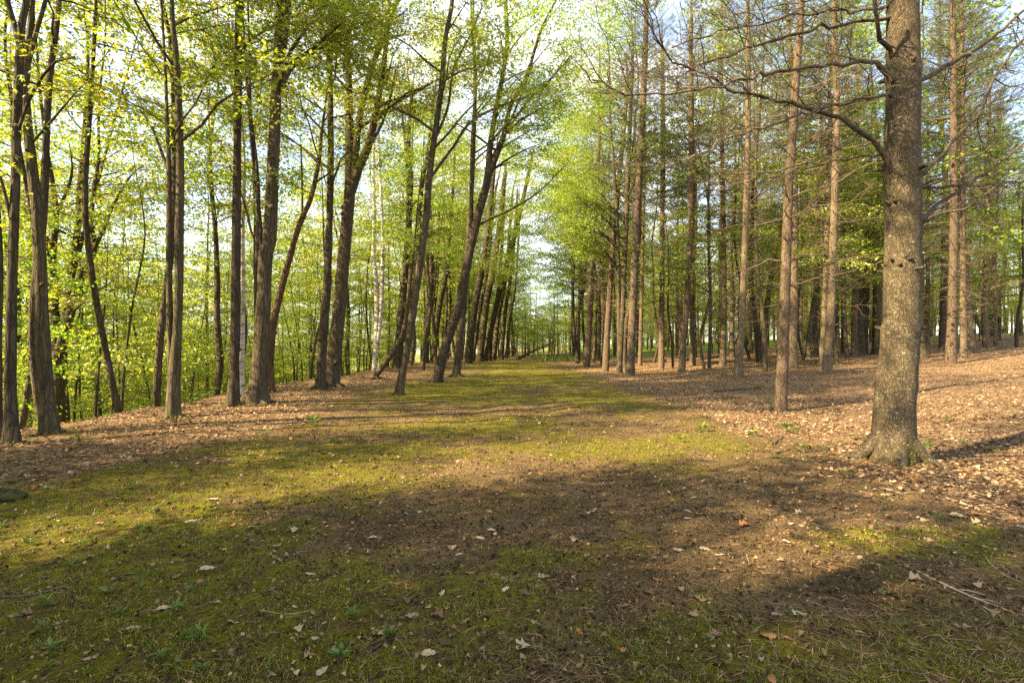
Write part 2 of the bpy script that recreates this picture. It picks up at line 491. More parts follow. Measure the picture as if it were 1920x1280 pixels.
# ------------------------------------------------------------------ leaves, sprays, limbs
MAPLE_V = np.array([[0, 0, 0], [.5, -.2, .03], [1, 0, -.10], [.5, .2, .03],
                    [.42, .18, .02], [.66, .6, -.06], [.16, .42, .0],
                    [.42, -.18, .02], [.16, -.42, .0], [.66, -.6, -.06]], np.float32)
MAPLE_F = np.array([[0, 1, 2, 3], [0, 4, 5, 6], [0, 8, 9, 7]], np.int32)
OVAL_V = np.array([[0, 0, 0], [.45, -.36, .05], [1, 0, -.12], [.45, .36, .05]], np.float32)
OVAL_F = np.array([[0, 1, 2, 3]], np.int32)

def proto(V, F, m, smooth=False):
    return (V, F, np.full(len(F), m, np.int32), np.full(len(F), smooth, bool))

def spray(rng, L, nleaf, size, lobed):
    """a flat leafy twig system along +X: slot 0 wood, slot 1 leaves"""
    g = Geo()
    t = np.linspace(0, 1, 5)
    ax = np.stack([t * L, 0.06 * L * np.sin(t * 3 + rng.random() * 6), 0.06 * L * t - 0.16 * L * t ** 2], 1)
    tube(g, ax, np.linspace(0.009, 0.003, 5) * (L / 1.3), 3, 0)
    P = []; yaw = []
    nt = 7
    for i in range(nt):
        tt = 0.18 + 0.8 * i / nt
        sgn = 1 if i % 2 else -1
        a = sgn * (0.75 + 0.3 * rng.random())
        l = L * 0.5 * (1.1 - 0.6 * tt) * (0.7 + 0.6 * rng.random())
        b = np.array([np.interp(tt, t, ax[:, k]) for k in range(3)])
        e = b + np.array([math.cos(a) * l, math.sin(a) * l, -0.12 * l])
        if lobed:
            tube(g, np.stack([b, (b + e) / 2 + [0, 0, 0.02], e]), np.array([.004, .003, .002]) * (L / 1.3), 3, 0)
        m = max(2, int(nleaf * 0.72 / nt))
        s = rng.random(m) ** 0.8
        q = b + (e - b) * s[:, None] + rng.normal(0, 1, (m, 3)) * [0.07, 0.07, 0.045] * L
        P.append(q); yaw.append(a + rng.normal(0, 0.9, m))
    m = int(nleaf * 0.28)
    s = 0.3 + 0.75 * rng.random(m)
    q = np.stack([np.interp(s, t, ax[:, k]) for k in range(3)], 1) + rng.normal(0, 1, (m, 3)) * [0.05, 0.08, 0.05] * L
    P.append(q); yaw.append(rng.normal(0, 1.0, m))
    P = np.vstack(P); yaw = np.concatenate(yaw)
    n = len(P)
    R = rots(yaw, rng.normal(-0.38, 0.38, n), rng.normal(0, 0.42, n))
    pr = proto(MAPLE_V, MAPLE_F, 1) if lobed else proto(OVAL_V, OVAL_F, 1)
    g.stamp(pr, P, R, size * rng.uniform(0.65, 1.2, n))
    return g.arrays()

_r = np.random.default_rng(4)
SPRAY_NEAR = [spray(_r, 1.3, 84, 0.076, True) for _ in range(10)]
SPRAY_MID = [spray(_r, 1.4, 82, 0.092, False) for _ in range(8)]
SPRAY_FAR = [spray(_r, 1.7, 56, 0.15, False) for _ in range(8)]

def grow(gw, gl, pts, rr, rng, zlo, n, Lmax, e0, e1, sprays, nsp, kk=5, bias=None, wood=True, ztop=1.0):
    """limbs along a stem, each carrying leafy sprays"""
    pts = np.asarray(pts); z = pts[:, 2]
    hi = np.where(z >= zlo)[0]
    if len(hi) < 2:
        return
    i0 = hi[0]
    items = {}
    for q in range(n):
        f = ((q + rng.random()) / n) * ztop
        x = i0 + f * (len(pts) - 1 - i0)
        i = min(int(x), len(pts) - 2); t = x - i
        p0 = pts[i] * (1 - t) + pts[i + 1] * t
        r0 = rr[i] * (1 - t) + rr[i + 1] * t
        yaw = q * 2.4 + rng.normal(0, 0.5)
        if bias is not None and rng.random() < 0.6:
            yaw = bias + rng.normal(0, 0.7)
        el = e0 + (e1 - e0) * f + rng.normal(0, 0.13)
        L = Lmax * (1 - 0.55 * f) * rng.uniform(0.6, 1.15)
        s = np.linspace(0, 1, 6)
        out = L * s * math.cos(el); up = L * (s * math.sin(el) - 0.22 * math.sin(el) * s ** 2 - 0.05 * s ** 2)
        wob = np.cumsum(rng.normal(0, 0.03 * L, 6)); wob[0] = 0
        lp = p0 + np.stack([out * math.cos(yaw) - wob * math.sin(yaw), out * math.sin(yaw) + wob * math.cos(yaw), up], 1)
        lr = np.linspace(min(r0 * 0.5, 0.012 + L * 0.011), 0.006, 6)
        if wood:
            tube(gw, lp, lr, kk, 0)
        ns = max(2, int(nsp * L / Lmax + rng.random()))
        for k in range(ns):
            u = 0.28 + 0.72 * (k + rng.random() * 0.8) / ns
            u = min(u, 1.0)
            p = np.array([np.interp(u, s, lp[:, c]) for c in range(3)])
            sg = 1 if k % 2 else -1
            y2 = yaw + sg * rng.uniform(0.3, 1.2)
            items.setdefault(int(rng.integers(len(sprays))), []).append((p, y2, rng.normal(0.12, 0.2), rng.normal(0, 0.22), rng.uniform(0.75, 1.35)))
    for k, lst in items.items():
        P = np.array([a[0] for a in lst]); 
        R = rots([a[1] for a in lst], [a[2] for a in lst], [a[3] for a in lst])
        gl.stamp(sprays[k], P, R, np.array([a[4] for a in lst]))

def extend(P, r, H, rng, keep=0.6):
    """carry a stem on upward past what the photo shows"""
    P = [np.array(p, float) for p in P]; r = list(r)
    d = P[-1] - P[-2]; d = d / (np.linalg.norm(d) + 1e-9)
    r0 = r[-1]; z0 = P[-1][2]
    if z0 > H - 1.0:
        H = z0 + 2.5
    n = max(2, int((H - z0) / 1.6))
    for i in range(n):
        d = d * 0.75 + np.array([0, 0, 1.0]) * 0.25 + rng.normal(0, 0.05, 3)
        d[2] = max(d[2], 0.5)
        step = (H - z0) / n
        P.append(P[-1] + d / d[2] * step)
        r.append(max(0.018, r0 * (1 - (i + 1) / n * 0.88)))
    return np.array(P), np.array(r)

def trace(stem, Y, base, rng, ydrift=0.0):
    """photo-pixel polyline (px, py, width) at distance Y -> points and radii relative to the tree base"""
    P = []; r = []
    for i, (px, py, w) in enumerate(stem):
        dy = ydrift * i
        y = Y + dy
        P.append(((px - CX) / FPX * y - base[0], dy, CAM_H - (py - HY) / FPX * y - base[2]))
        r.append(max(0.012, w * 0.5 * y / FPX / math.hypot(1.0, (px - CX) / FPX)))   # off-axis cylinders look wider
    return np.array(P), np.array(r)

# ------------------------------------------------------------------ broadleaf trees traced one by one
def maple(name, label, stems, base=None, Y=None, H=17, zlo=5.0, n=16, Lmax=3.2, nsp=7, e=(0.75, 0.95), bark=None, leaf=None,
          sprays=None, limbs=(), bias=None, seed=0, cat='tree', group=None, drift=0.0, flare=0.7):
    rng = np.random.default_rng(seed + 100)
    px, py, _ = stems[0][0]
    if base is None and Y is None:
        bx, by, bz = ground_at(px, py)
    else:
        by = Y; bx = (px - CX) / FPX * Y; bz = hz(bx, by)
    root = link(name, None, None, (bx, by, bz))
    tag(root, label, cat, group)
    sprays = sprays or SPRAY_NEAR
    if by > 14 and H >= 15: H = min(21.0, 9 + by * 0.52)
    gw, gl = Geo(), Geo()
    for si, st in enumerate(stems):
        P, r = trace(st, by, (bx, by, bz), rng, drift if si else 0.0)
        if si == 0:
            P = np.vstack([[P[0][0] - 0.03 * (P[1][0] - P[0][0]), 0, min(P[0][2], 0) - 0.25], P]); r = np.concatenate([[r[0] * 1.05], r])
            P[1][2] = max(P[1][2], 0.0) if P[1][2] > -0.5 else P[1][2]
        P, r = extend(P, r, H * rng.uniform(0.92, 1.08) - (2 if si else 0), rng)
        P, r = resample(P, r, 0.28)
        tube(gw, P, r, 14 if r[0] > 0.08 else 9, 0, 0.13, rng, flare if si == 0 else 0.0)
        if n:
            grow(gw, gl, P, r, rng, zlo, n if si == 0 else max(6, int(n * 0.7)), Lmax, e[0], e[1], sprays, nsp, 6, bias)
        if si == 0 and by < 26 and r[0] > 0.06:      # roots running out into the ground
            rb = r[3]; a0 = rng.random() * 6.28
            for q in range(5):
                a = a0 + q * 1.26 + rng.normal(0, 0.25); l = rb * rng.uniform(1.2, 2.6)
                t = np.array([rb * 0.5, rb * 1.05, rb * 1.05 + l * 0.5, rb * 1.05 + l])
                Q = np.stack([P[1, 0] + t * math.cos(a), P[1, 1] + t * math.sin(a), np.zeros(4)], 1)
                Q[:, 2] = height(Q[:, 0] + bx, Q[:, 1] + by) - bz + np.array([rb * 1.1, rb * 0.35, 0.02, -0.05])
                Q, qr = resample(Q, np.array([0.5, 0.36, 0.22, 0.1]) * rb, 0.06)
                tube(gw, Q, qr, 8, 0, 0.2, rng)
        # burls and branch collars along the bark
        for q in range(4):
            i = rng.integers(4, max(5, len(P) // 2)); a = rng.random() * 6.28
            if r[i] > 0.05:
                d = np.array([math.cos(a), math.sin(a), 0.25])
                s = r[i]
                tube(gw, P[i] + d * np.array([[0.55 * s], [1.0 * s], [1.22 * s], [1.28 * s]]), np.array([0.62, 0.46, 0.26, 0.02]) * s, 8, 0, 0.25, rng)
    for lb in limbs:
        P, r = trace(lb, by, (bx, by, bz), rng, -0.12 if len(lb) % 2 else 0.15)
        P2, r2 = resample(P, r, 0.2)
        tube(gw, P2, r2, 7, 0, 0.2, rng)
        d = P2[-1] - P2[0]; yaw = math.atan2(d[1], d[0]); its = {}
        m = max(3, int(np.linalg.norm(d) * 2.6))
        for k in range(m):
            u = 0.35 + 0.65 * (k + 0.5) / m
            p = P2[min(int(u * (len(P2) - 1)), len(P2) - 1)]
            its.setdefault(int(rng.integers(len(sprays))), []).append((p, yaw + (1 if k % 2 else -1) * rng.uniform(0.3, 1.5), rng.normal(0.1, 0.2), rng.normal(0, 0.2), rng.uniform(0.7, 1.2)))
        for k, lst in its.items():
            gl.stamp(sprays[k], np.array([a[0] for a in lst]), rots([a[1] for a in lst], [a[2] for a in lst], [a[3] for a in lst]), np.array([a[4] for a in lst]))
    link("trunk", gw.mesh("trunk", [bark or M_MAPLE]), root)
    if gl.n:
        link("crown", gl.mesh("crown", [M_TWIG, leaf or M_LEAF]), root)
    return root

MAPLES = [
    dict(name="maple_tree", label="brown trunk cut off by the left edge, behind the leftmost grey trunk", stems=[[(-6, 823, 26), (-6, 650, 22), (-4, 470, 20)]], n=10, zlo=8.5, seed=1),
    dict(name="maple_tree", label="tall grey forked trunk, leftmost full trunk on the leafy bank",
         stems=[[(24, 833, 34), (19, 740, 25), (21, 600, 23), (27, 400, 19), (32, 225, 19), (38, 90, 17), (50, 0, 14)],
                [(38, 95, 13), (26, 45, 12), (8, -20, 11)]],
         limbs=[[(32, 250, 8), (60, 175, 8), (82, 140, 7), (105, 115, 6), (140, 107, 3)], [(24, 430, 8), (0, 330, 7), (-30, 300, 5)]], n=10, seed=2, zlo=8.6),
    dict(name="maple_tree", label="brown leaning trunk with yellow moss at its foot, beside the leftmost grey trunk",
         stems=[[(95, 812, 38), (90, 760, 32), (81, 640, 28), (72, 400, 25), (66, 360, 24), (53, 245, 20), (47, 150, 19), (56, 70, 14), (60, 0, 12)],
                [(52, 120, 12), (68, 60, 10), (86, 0, 9)]],
         limbs=[[(62, 265, 6), (85, 240, 6), (115, 205, 5), (138, 178, 4), (155, 160, 2)]], n=10, seed=3, zlo=8.2),
    dict(name="maple_tree", label="dark wide-forked tree on the slope below the bank, behind the brown leaning trunk", Y=15.5, base=1,
         stems=[[(108, 760, 30), (108, 690, 28), (105, 655, 22), (102, 560, 17), (98, 480, 15), (105, 400, 13), (96, 330, 11), (88, 280, 8)],
                [(108, 670, 24), (122, 620, 20), (140, 560, 18), (152, 520, 16), (175, 470, 14), (172, 410, 10), (178, 340, 8), (185, 300, 6)]],
         limbs=[[(172, 475, 9), (195, 430, 8), (215, 380, 6), (245, 330, 4), (270, 310, 2)], [(105, 400, 9), (125, 360, 7), (135, 320, 5), (130, 270, 3)],
                [(112, 545, 8), (95, 510, 7), (85, 440, 5)]], n=14, zlo=4.0, seed=4, leaf=M_LEAF, nsp=8),
    dict(name="maple_tree", label="pair of slim grey stems rising from one base, with knotty bark",
         stems=[[(325, 783, 29), (326, 720, 25), (332, 625, 18), (335, 550, 18), (336, 437, 17), (338, 337, 16), (335, 187, 14), (331, 112, 12), (322, 0, 10)],
                [(322, 735, 13), (319, 640, 13), (317, 475, 12), (317, 320, 10), (313, 225, 8), (310, 130, 6)]],
         limbs=[[(316, 320, 7), (305, 290, 7), (285, 240, 5), (262, 205, 3)], [(337, 180, 6), (320, 140, 5), (300, 90, 4), (262, 40, 3)]], n=18, seed=5, zlo=4.8),
    dict(name="maple_tree", label="straight dark unbranched trunk just left of the white birch",
         stems=[[(437, 762, 24), (439, 700, 20), (442, 550, 19), (444, 375, 17), (446, 225, 15), (448, 0, 14)]], n=14, seed=6, zlo=8.0),
    dict(name="birch_tree", label="slim pale birch with flaking white bark between two dark trunks",
         stems=[[(452, 745, 12), (454, 650, 11), (456, 560, 9), (455, 450, 8), (458, 340, 6), (456, 260, 5)]], bark=M_BIRCH, n=10, seed=7, zlo=4.5, Lmax=2.0, H=12),
    dict(name="maple_tree", label="thickest dark maple with a swollen mossy base and side stems on the bank",
         stems=[[(478, 755, 52), (484, 725, 36), (491, 625, 30), (499, 475, 28), (506, 450, 27), (512, 300, 23), (517, 187, 21), (522, 80, 17), (527, 0, 16)],
                [(520, 170, 14), (532, 80, 13), (541, 0, 12)],
                [(485, 640, 14), (481, 520, 11), (485, 400, 9), (480, 300, 7), (470, 200, 5)],
                [(487, 640, 11), (490, 540, 9), (488, 420, 8), (478, 340, 6)]],
         limbs=[[(524, 180, 9), (545, 130, 9), (575, 105, 7), (605, 75, 6), (640, 45, 4)], [(520, 165, 8), (538, 110, 7), (570, 60, 6), (610, 10, 4)],
                [(484, 470, 5), (470, 430, 5), (458, 380, 4), (430, 310, 3)]], n=16, seed=8, zlo=7.5, nsp=8),
    dict(name="maple_tree", label="reddish leaning maple with a long curved stem reaching right",
         stems=[[(503, 735, 26), (505, 680, 18), (509, 625, 17), (517, 585, 15), (540, 494, 12), (562, 420, 11), (578, 385, 10), (589, 349, 9), (600, 290, 7), (604, 244, 5)]],
         limbs=[[(567, 400, 4), (566, 330, 4), (564, 270, 3)]], bark=M_RED, n=14, seed=9, zlo=6.0, H=13),
    dict(name="maple_tree", label="slender grey trunk close beside the big three-stemmed maple",
         stems=[[(600, 730, 21), (606, 625, 17), (613, 540, 16), (616, 470, 14), (619, 375, 13), (620, 262, 12), (619, 112, 10), (622, 30, 8)]], n=18, seed=10, zlo=6.0),
    dict(name="maple_tree", label="sunlit smooth maple dividing into three tall stems high up",
         stems=[[(620, 725, 32), (630, 640, 26), (643, 500, 24), (650, 420, 23), (656, 356, 21), (655, 225, 15), (654, 150, 12), (650, 90, 10)],
                [(660, 345, 17), (674, 225, 12), (696, 131, 10), (722, 64, 9), (745, 0, 7)],
                [(658, 360, 18), (674, 310, 17), (690, 275, 15), (706, 206, 13), (718, 131, 10), (728, 50, 7)]],
         limbs=[[(706, 200, 6), (735, 188, 5), (764, 180, 4), (812, 155, 3)], [(690, 280, 6), (715, 235, 5), (730, 190, 5), (742, 130, 3)]], n=16, seed=11, zlo=8.5, Lmax=3.6, nsp=8),
    dict(name="birch_tree", label="pale twin-stemmed birch behind the leaning fallen stem",
         stems=[[(702, 695, 11), (706, 620, 9), (706, 540, 9), (701, 475, 8), (702, 400, 7), (700, 320, 5)],
                [(705, 660, 9), (714, 590, 8), (718, 480, 7), (716, 400, 6), (711, 300, 5)]], bark=M_BIRCH, n=12, seed=12, zlo=6, Lmax=2.4, sprays=SPRAY_MID),
    dict(name="maple_tree", label="dark clump of forked stems behind the steeply leaning trunk",
         stems=[[(745, 690, 20), (752, 600, 14), (758, 530, 13), (764, 450, 12), (770, 340, 10), (766, 262, 8), (772, 180, 7)],
                [(752, 640, 14), (772, 550, 12), (784, 437, 10), (790, 356, 9), (804, 270, 7), (812, 200, 5)],
                [(762, 460, 8), (765, 380, 7), (762, 290, 6), (752, 200, 4)]], n=14, seed=13, zlo=7, leaf=M_LEAF),
    dict(name="maple_tree", label="long low stem bent along the ground into the dark forked clump", Y=22.5, base=1,
         stems=[[(705, 703, 12), (718, 685, 12), (737, 659, 11), (756, 625, 9), (766, 560, 6), (776, 470, 4)]], n=6, zlo=5, Lmax=1.6, H=9, seed=14, flare=0.1),
    dict(name="maple_tree", label="slim leaning trunk standing alone at the edge of the mossy lane",
         stems=[[(748, 740, 18), (756, 690, 15), (766, 640, 14), (782, 531, 14), (800, 400, 13), (803, 350, 13), (814, 262, 11), (827, 169, 10), (835, 75, 9), (848, 0, 8)]],
         limbs=[[(806, 335, 6), (850, 275, 5), (887, 225, 5), (959, 191, 4), (1015, 169, 3), (1060, 110, 2)], [(816, 262, 5), (840, 200, 5), (850, 130, 4), (880, 70, 3), (905, 10, 2)]],
         n=16, seed=15, zlo=7, bias=0.0),
    dict(name="maple_tree", label="steeply leaning dark maple with forked tops arching over the lane",
         stems=[[(818, 716, 21), (838, 640, 18), (861, 569, 18), (880, 475, 17), (895, 410, 16), (914, 337, 14), (918, 281, 11), (930, 206, 10), (941, 150, 9), (951, 75, 8), (947, 0, 7)],
                [(914, 337, 11), (944, 255, 10), (958, 195, 8), (985, 150, 7), (1013, 60, 5), (1035, 15, 4)],
                [(883, 470, 9), (884, 380, 8), (886, 262, 7), (892, 150, 6), (885, 60, 5)]],
         limbs=[[(900, 420, 5), (925, 408, 4), (960, 392, 4), (1010, 360, 3), (1060, 310, 2)], [(948, 250, 5), (990, 190, 4), (1040, 140, 3), (1075, 100, 2)], [(920, 300, 5), (960, 220, 4), (1000, 120, 3)]],
         n=18, seed=16, zlo=8, bias=0.0, nsp=9, Lmax=4.2),
    dict(name="maple_tree", label="short dark trunk tucked right of the steeply leaning maple",
         stems=[[(855, 706, 16), (862, 640, 12), (868, 590, 12), (876, 500, 11), (880, 420, 9)]], n=14, seed=17, zlo=9),
    dict(name="maple_tree", label="dark upright trunk of the twin pair left of the steeply leaning maple",
         stems=[[(797, 680, 14), (800, 630, 12), (805, 569, 11), (809, 490, 10), (806, 400, 8)], [(802, 620, 7), (812, 560, 6), (818, 480, 5)]], n=14, seed=18, zlo=8, sprays=SPRAY_MID),
    dict(name="maple_tree", label="tilted trunk of the twin pair left of the steeply leaning maple",
         stems=[[(812, 679, 14), (818, 620, 11), (826, 565, 10), (838, 500, 9), (842, 420, 8)]], n=14, seed=19, zlo=8, sprays=SPRAY_MID),
]
# the receding row of leaning trunks along the lane's far left edge
for i, (a, b, w, lab) in enumerate([((878, 681), (908, 480), 12, "nearest trunk of the receding row of leaning stems left of the lane"),
                                     ((886, 677), (912, 520), 8, "thin pale stem, second in the receding row of leaning trunks"),
                                     ((899, 678), (930, 470), 12, "third trunk in the receding row of leaning stems, mossy and dark"),
                                     ((908, 677), (966, 437), 10, "long slanting trunk in the receding row, leaning farthest to the right"),
                                     ((917, 676), (935, 540), 8, "fifth trunk in the receding row of leaning stems"),
                                     ((926, 675), (948, 520), 8, "sixth trunk in the receding row, with a slight bend"),
                                     ((940, 674), (960, 500), 7, "seventh slim trunk in the receding row near the lane's end"),
                                     ((950, 672), (966, 540), 5, "last slim trunk of the receding row at the lane's end")]):
    mid = ((a[0] + b[0]) / 2 - 3, (a[1] + b[1]) / 2)
    MAPLES.append(dict(name="maple_tree", label=lab, group="leaning maples along the lane", stems=[[(a[0], a[1], w + 2), (mid[0], mid[1], w), (b[0], b[1], w - 1),
                  (b[0] + (b[0] - a[0]) * 0.5, b[1] - 130, w * 0.7)]], n=16, seed=30 + i, zlo=6, sprays=SPRAY_MID, bias=-0.2, Lmax=3.6, nsp=8, H=16))
# broadleaf trees among the pines
MAPLES += [
    dict(name="maple_tree", label="massive dark double-trunked maple behind the big pine, in deep shade",
         stems=[[(1612, 664, 30), (1610, 590, 22), (1606, 520, 18), (1596, 450, 14), (1590, 380, 10)], [(1618, 640, 20), (1622, 540, 17), (1626, 440, 14), (1632, 340, 10)]], n=14, seed=50, zlo=3.5, leaf=M_LEAF_G, sprays=SPRAY_MID, nsp=8),
    dict(name="maple_tree", label="dark trunk hugging the big pine's left side, right of the double-trunked maple",
         stems=[[(1645, 664, 22), (1645, 560, 18), (1642, 460, 15), (1648, 360, 12)]], n=14, seed=51, zlo=4, leaf=M_LEAF_G, sprays=SPRAY_MID, nsp=8),
    dict(name="maple_tree", label="thin dark sapling trunk left of the double-trunked maple",
         stems=[[(1588, 675, 9), (1584, 600, 8), (1580, 500, 7), (1578, 380, 5)]], n=12, seed=52, zlo=3, leaf=M_LEAF_G, sprays=SPRAY_MID, Lmax=2.4, H=11),
    dict(name="maple_tree", label="bowed trunk curving left among the pines right of centre",
         stems=[[(1425, 679, 17), (1422, 640, 14), (1414, 590, 12), (1408, 520, 10), (1410, 430, 8)]], n=12, seed=53, zlo=6, leaf=M_LEAF_G, sprays=SPRAY_MID),
    dict(name="maple_tree", label="dark trunk slanting right behind the bowed trunk",
         stems=[[(1428, 671, 12), (1437, 577, 10), (1446, 520, 9), (1458, 460, 7), (1470, 390, 5)]], n=12, seed=54, zlo=6, leaf=M_LEAF_G, sprays=SPRAY_MID),
    dict(name="maple_tree", label="slim green-crowned maple between the first two lane-side pines",
         stems=[[(1122, 675, 8), (1125, 580, 7), (1128, 470, 6), (1132, 330, 5)]], n=26, seed=56, zlo=4, leaf=M_LEAF_G, sprays=SPRAY_MID, nsp=9, Lmax=4.6, bias=3.1, H=20),
    dict(name="maple_tree", label="green-crowned maple just left of the stout lane-side pine",
         stems=[[(1161, 699, 12), (1167, 580, 10), (1175, 400, 9), (1180, 262, 8), (1186, 100, 6)], [(1161, 690, 8), (1160, 560, 7), (1158, 420, 6), (1150, 300, 5)]], n=30, seed=57, zlo=5, leaf=M_LEAF_G, nsp=12, Lmax=5.0, bias=-2.8, H=22),
    dict(name="maple_tree", label="thin green-leaved maple behind the crossing pine pair",
         stems=[[(1330, 690, 7), (1332, 560, 6), (1328, 440, 5), (1330, 300, 4)]], n=24, seed=58, zlo=3, leaf=M_LEAF_G, sprays=SPRAY_MID, nsp=8, Lmax=3.4),
    dict(name="maple_tree", label="sunlit yellowish maple with a low side stem, far right wood",
         stems=[[(1857, 635, 16), (1857, 570, 14), (1858, 520, 12), (1857, 430, 9)], [(1848, 634, 8), (1828, 590, 7), (1814, 530, 6), (1822, 430, 5)]], n=10, seed=55, zlo=8, leaf=M_LEAF_G, sprays=SPRAY_MID),
]
for d in MAPLES:
    maple(**d)

# ------------------------------------------------------------------ pines
def dead_branch(rng, L, r0, nsub=6):
    g = Geo()
    s = np.linspace(0, 1, 7)
    wob = np.cumsum(rng.normal(0, 0.035 * L, 7)); wob[0] = 0
    P = np.stack([s * L, wob, 0.05 * L * s + 0.10 * L * (s - s ** 2) * rng.choice([-1, 1]) + np.cumsum(rng.normal(0, 0.012 * L, 7))], 1); P[0] = 0
    tube(g, P, np.linspace(r0, 0.0035, 7), 5, 0)
    for i in range(nsub):
        u = rng.uniform(0.2, 0.95)
        b = np.array([np.interp(u, s, P[:, c]) for c in range(3)])
        a = (1 if i % 2 else -1) * rng.uniform(0.4, 1.1); l = L * rng.uniform(0.18, 0.5) * (1.1 - u * 0.6)
        m = b + np.array([math.cos(a) * l * 0.5, math.sin(a) * l * 0.5, rng.normal(0.02, 0.06) * l])
        e = b + np.array([math.cos(a) * l, math.sin(a) * l, rng.normal(0.06, 0.12) * l])
        tube(g, np.stack([b, m, e]), np.array([r0 * 0.38, r0 * 0.28, 0.002]) + 0.001, 4, 0)
        for q in range(2):
            f = rng.uniform(0.3, 0.9); b2 = b + (e - b) * f; a2 = a + rng.choice([-1, 1]) * rng.uniform(0.4, 0.9); l2 = l * rng.uniform(0.2, 0.5)
            tube(g, np.stack([b2, b2 + np.array([math.cos(a2) * l2, math.sin(a2) * l2, rng.normal(0, 0.15) * l2])]), np.array([0.0032, 0.0016]), 3, 0)
    return g.arrays()

def needle_branch(rng, L):
    g = Geo()
    s = np.linspace(0, 1, 6)
    P = np.stack([s * L, np.cumsum(rng.normal(0, 0.03 * L, 6)), 0.12 * L * s + np.cumsum(rng.normal(0, 0.015 * L, 6))], 1); P[0] = 0
    tube(g, P, np.linspace(0.022, 0.006, 6), 4, 0)
    tufts = []
    for i in range(11):
        u = 0.25 + 0.75 * rng.random()
        b = np.array([np.interp(u, s, P[:, c]) for c in range(3)])
        a = (1 if i % 2 else -1) * rng.uniform(0.4, 1.0); l = L * rng.uniform(0.2, 0.42) * (1.15 - 0.6 * u)
        e = b + np.array([math.cos(a) * l, math.sin(a) * l, rng.normal(0.1, 0.1) * l])
        tube(g, np.stack([b, e]), np.array([0.006, 0.003]), 3, 0)
        for f in (0.45, 0.65, 0.85, 1.0):
            tufts.append((b + (e - b) * f, a))
    tufts.append((P[-1], 0))
    TP = np.array([t[0] for t in tufts]); TA = np.array([t[1] for t in tufts])
    k = 14
    P2 = np.repeat(TP, k, 0) + rng.normal(0, 0.012, (len(TP) * k, 3)); A2 = np.repeat(TA, k)
    n = len(P2)
    nv = np.array([[0, -.022, 0], [0.6, -.03, 0.02], [1, 0, -.03], [0.6, .03, .02]], np.float32)
    R = rots(A2 + rng.normal(0, 0.8, n), rng.normal(0.25, 0.6, n), rng.random(n) * 3)
    g.stamp(proto(nv, OVAL_F, 1), P2, R, rng.uniform(0.09, 0.14, n))
    return g.arrays()

_r = np.random.default_rng(9)
DEADB = [dead_branch(_r, 1.8, 0.014, 7) for _ in range(9)]
NEEDB = [needle_branch(_r, 2.0) for _ in range(6)]

def pine_crown(pts, rr, rng, zdead, zlive, den=1.0, Ld=1.6, Ll=1.0, knots=True, gw=None):
    """whorls of dead branches low down, needled boughs above"""
    g = Geo()
    z = pts[:, 2]; top = z[-1]
    dead = {}; live = {}
    h = zdead
    while h < top - 0.3:
        p = np.array([np.interp(h, z, pts[:, c]) for c in range(3)]); r = float(np.interp(h, z, rr))
        nb = rng.integers(4, 7)
        a0 = rng.random() * 6.28
        for q in range(nb):
            a = a0 + q * 6.28 / nb + rng.normal(0, 0.3)
            if h < zlive:
                if rng.random() > den * (0.35 + 0.65 * min(1, (h - zdead) / 3.0)):
                    if gw is not None and knots:   # snapped stub
                        d = np.array([math.cos(a), math.sin(a), 0.2])
                        l = rng.uniform(0.04, 0.22)
                        tube(gw, p + d * np.array([[r * 0.7], [r + l * 0.5], [r + l]]), np.array([0.02, 0.013, 0.006]), 5, 0)
                    continue
                dead.setdefault(int(rng.integers(len(DEADB))), []).append((p, a, rng.normal(0.12, 0.2), rng.random() * 6.28, Ld / 1.8 * rng.uniform(0.45, 1.25)))
            else:
                f = (h - zlive) / max(0.5, top - zlive)
                live.setdefault(int(rng.integers(len(NEEDB))), []).append((p, a, 0.15 + 0.7 * f + rng.normal(0, 0.15), rng.normal(0, 0.3), Ll * (1.15 - 0.75 * f) * rng.uniform(0.7, 1.15)))
        h += rng.uniform(0.32, 0.55)
    for src, dic in ((DEADB, dead), (NEEDB, live)):
        for k, lst in dic.items():
            g.stamp(src[k], np.array([a[0] for a in lst]), rots([a[1] for a in lst], [a[2] for a in lst], [a[3] for a in lst]), np.array([a[4] for a in lst]))
    return g

def pine(label, stem, seed, H=20, zdead=1.9, zlive=10.5, den=0.75, Ld=1.8, name="pine_tree", group=None, bark=None):
    rng = np.random.default_rng(seed + 500)
    bx, by, bz = ground_at(stem[0][0], stem[0][1])
    root = link(name, None, None, (bx, by, bz)); tag(root, label, 'tree', group)
    P, r = trace(stem, by, (bx, by, bz), rng)
    P = np.vstack([[P[0][0], 0, -0.25], P]); r = np.concatenate([[r[0] * 1.1], r]); P[1][2] = max(0.0, P[1][2])
    P, r = extend(P, r, H * rng.uniform(0.92, 1.08), rng)
    P, r = resample(P, r, 0.2)
    gw = Geo()
    L = P[:, 2]
    rk = r * (1 + 0.10 * np.exp(-((L % 0.62 - 0.31) / 0.06) ** 2))     # swollen whorl rings
    tube(gw, P, rk, 14, 0, 0.12, rng, 0.35)
    gc = pine_crown(P, r, rng, zdead, zlive, den, Ld, 1.0, True, gw)
    link("trunk", gw.mesh("trunk", [bark or M_PINE]), root)
    link("crown", gc.mesh("crown", [M_TWIG, M_NEEDLE]), root)
    return root

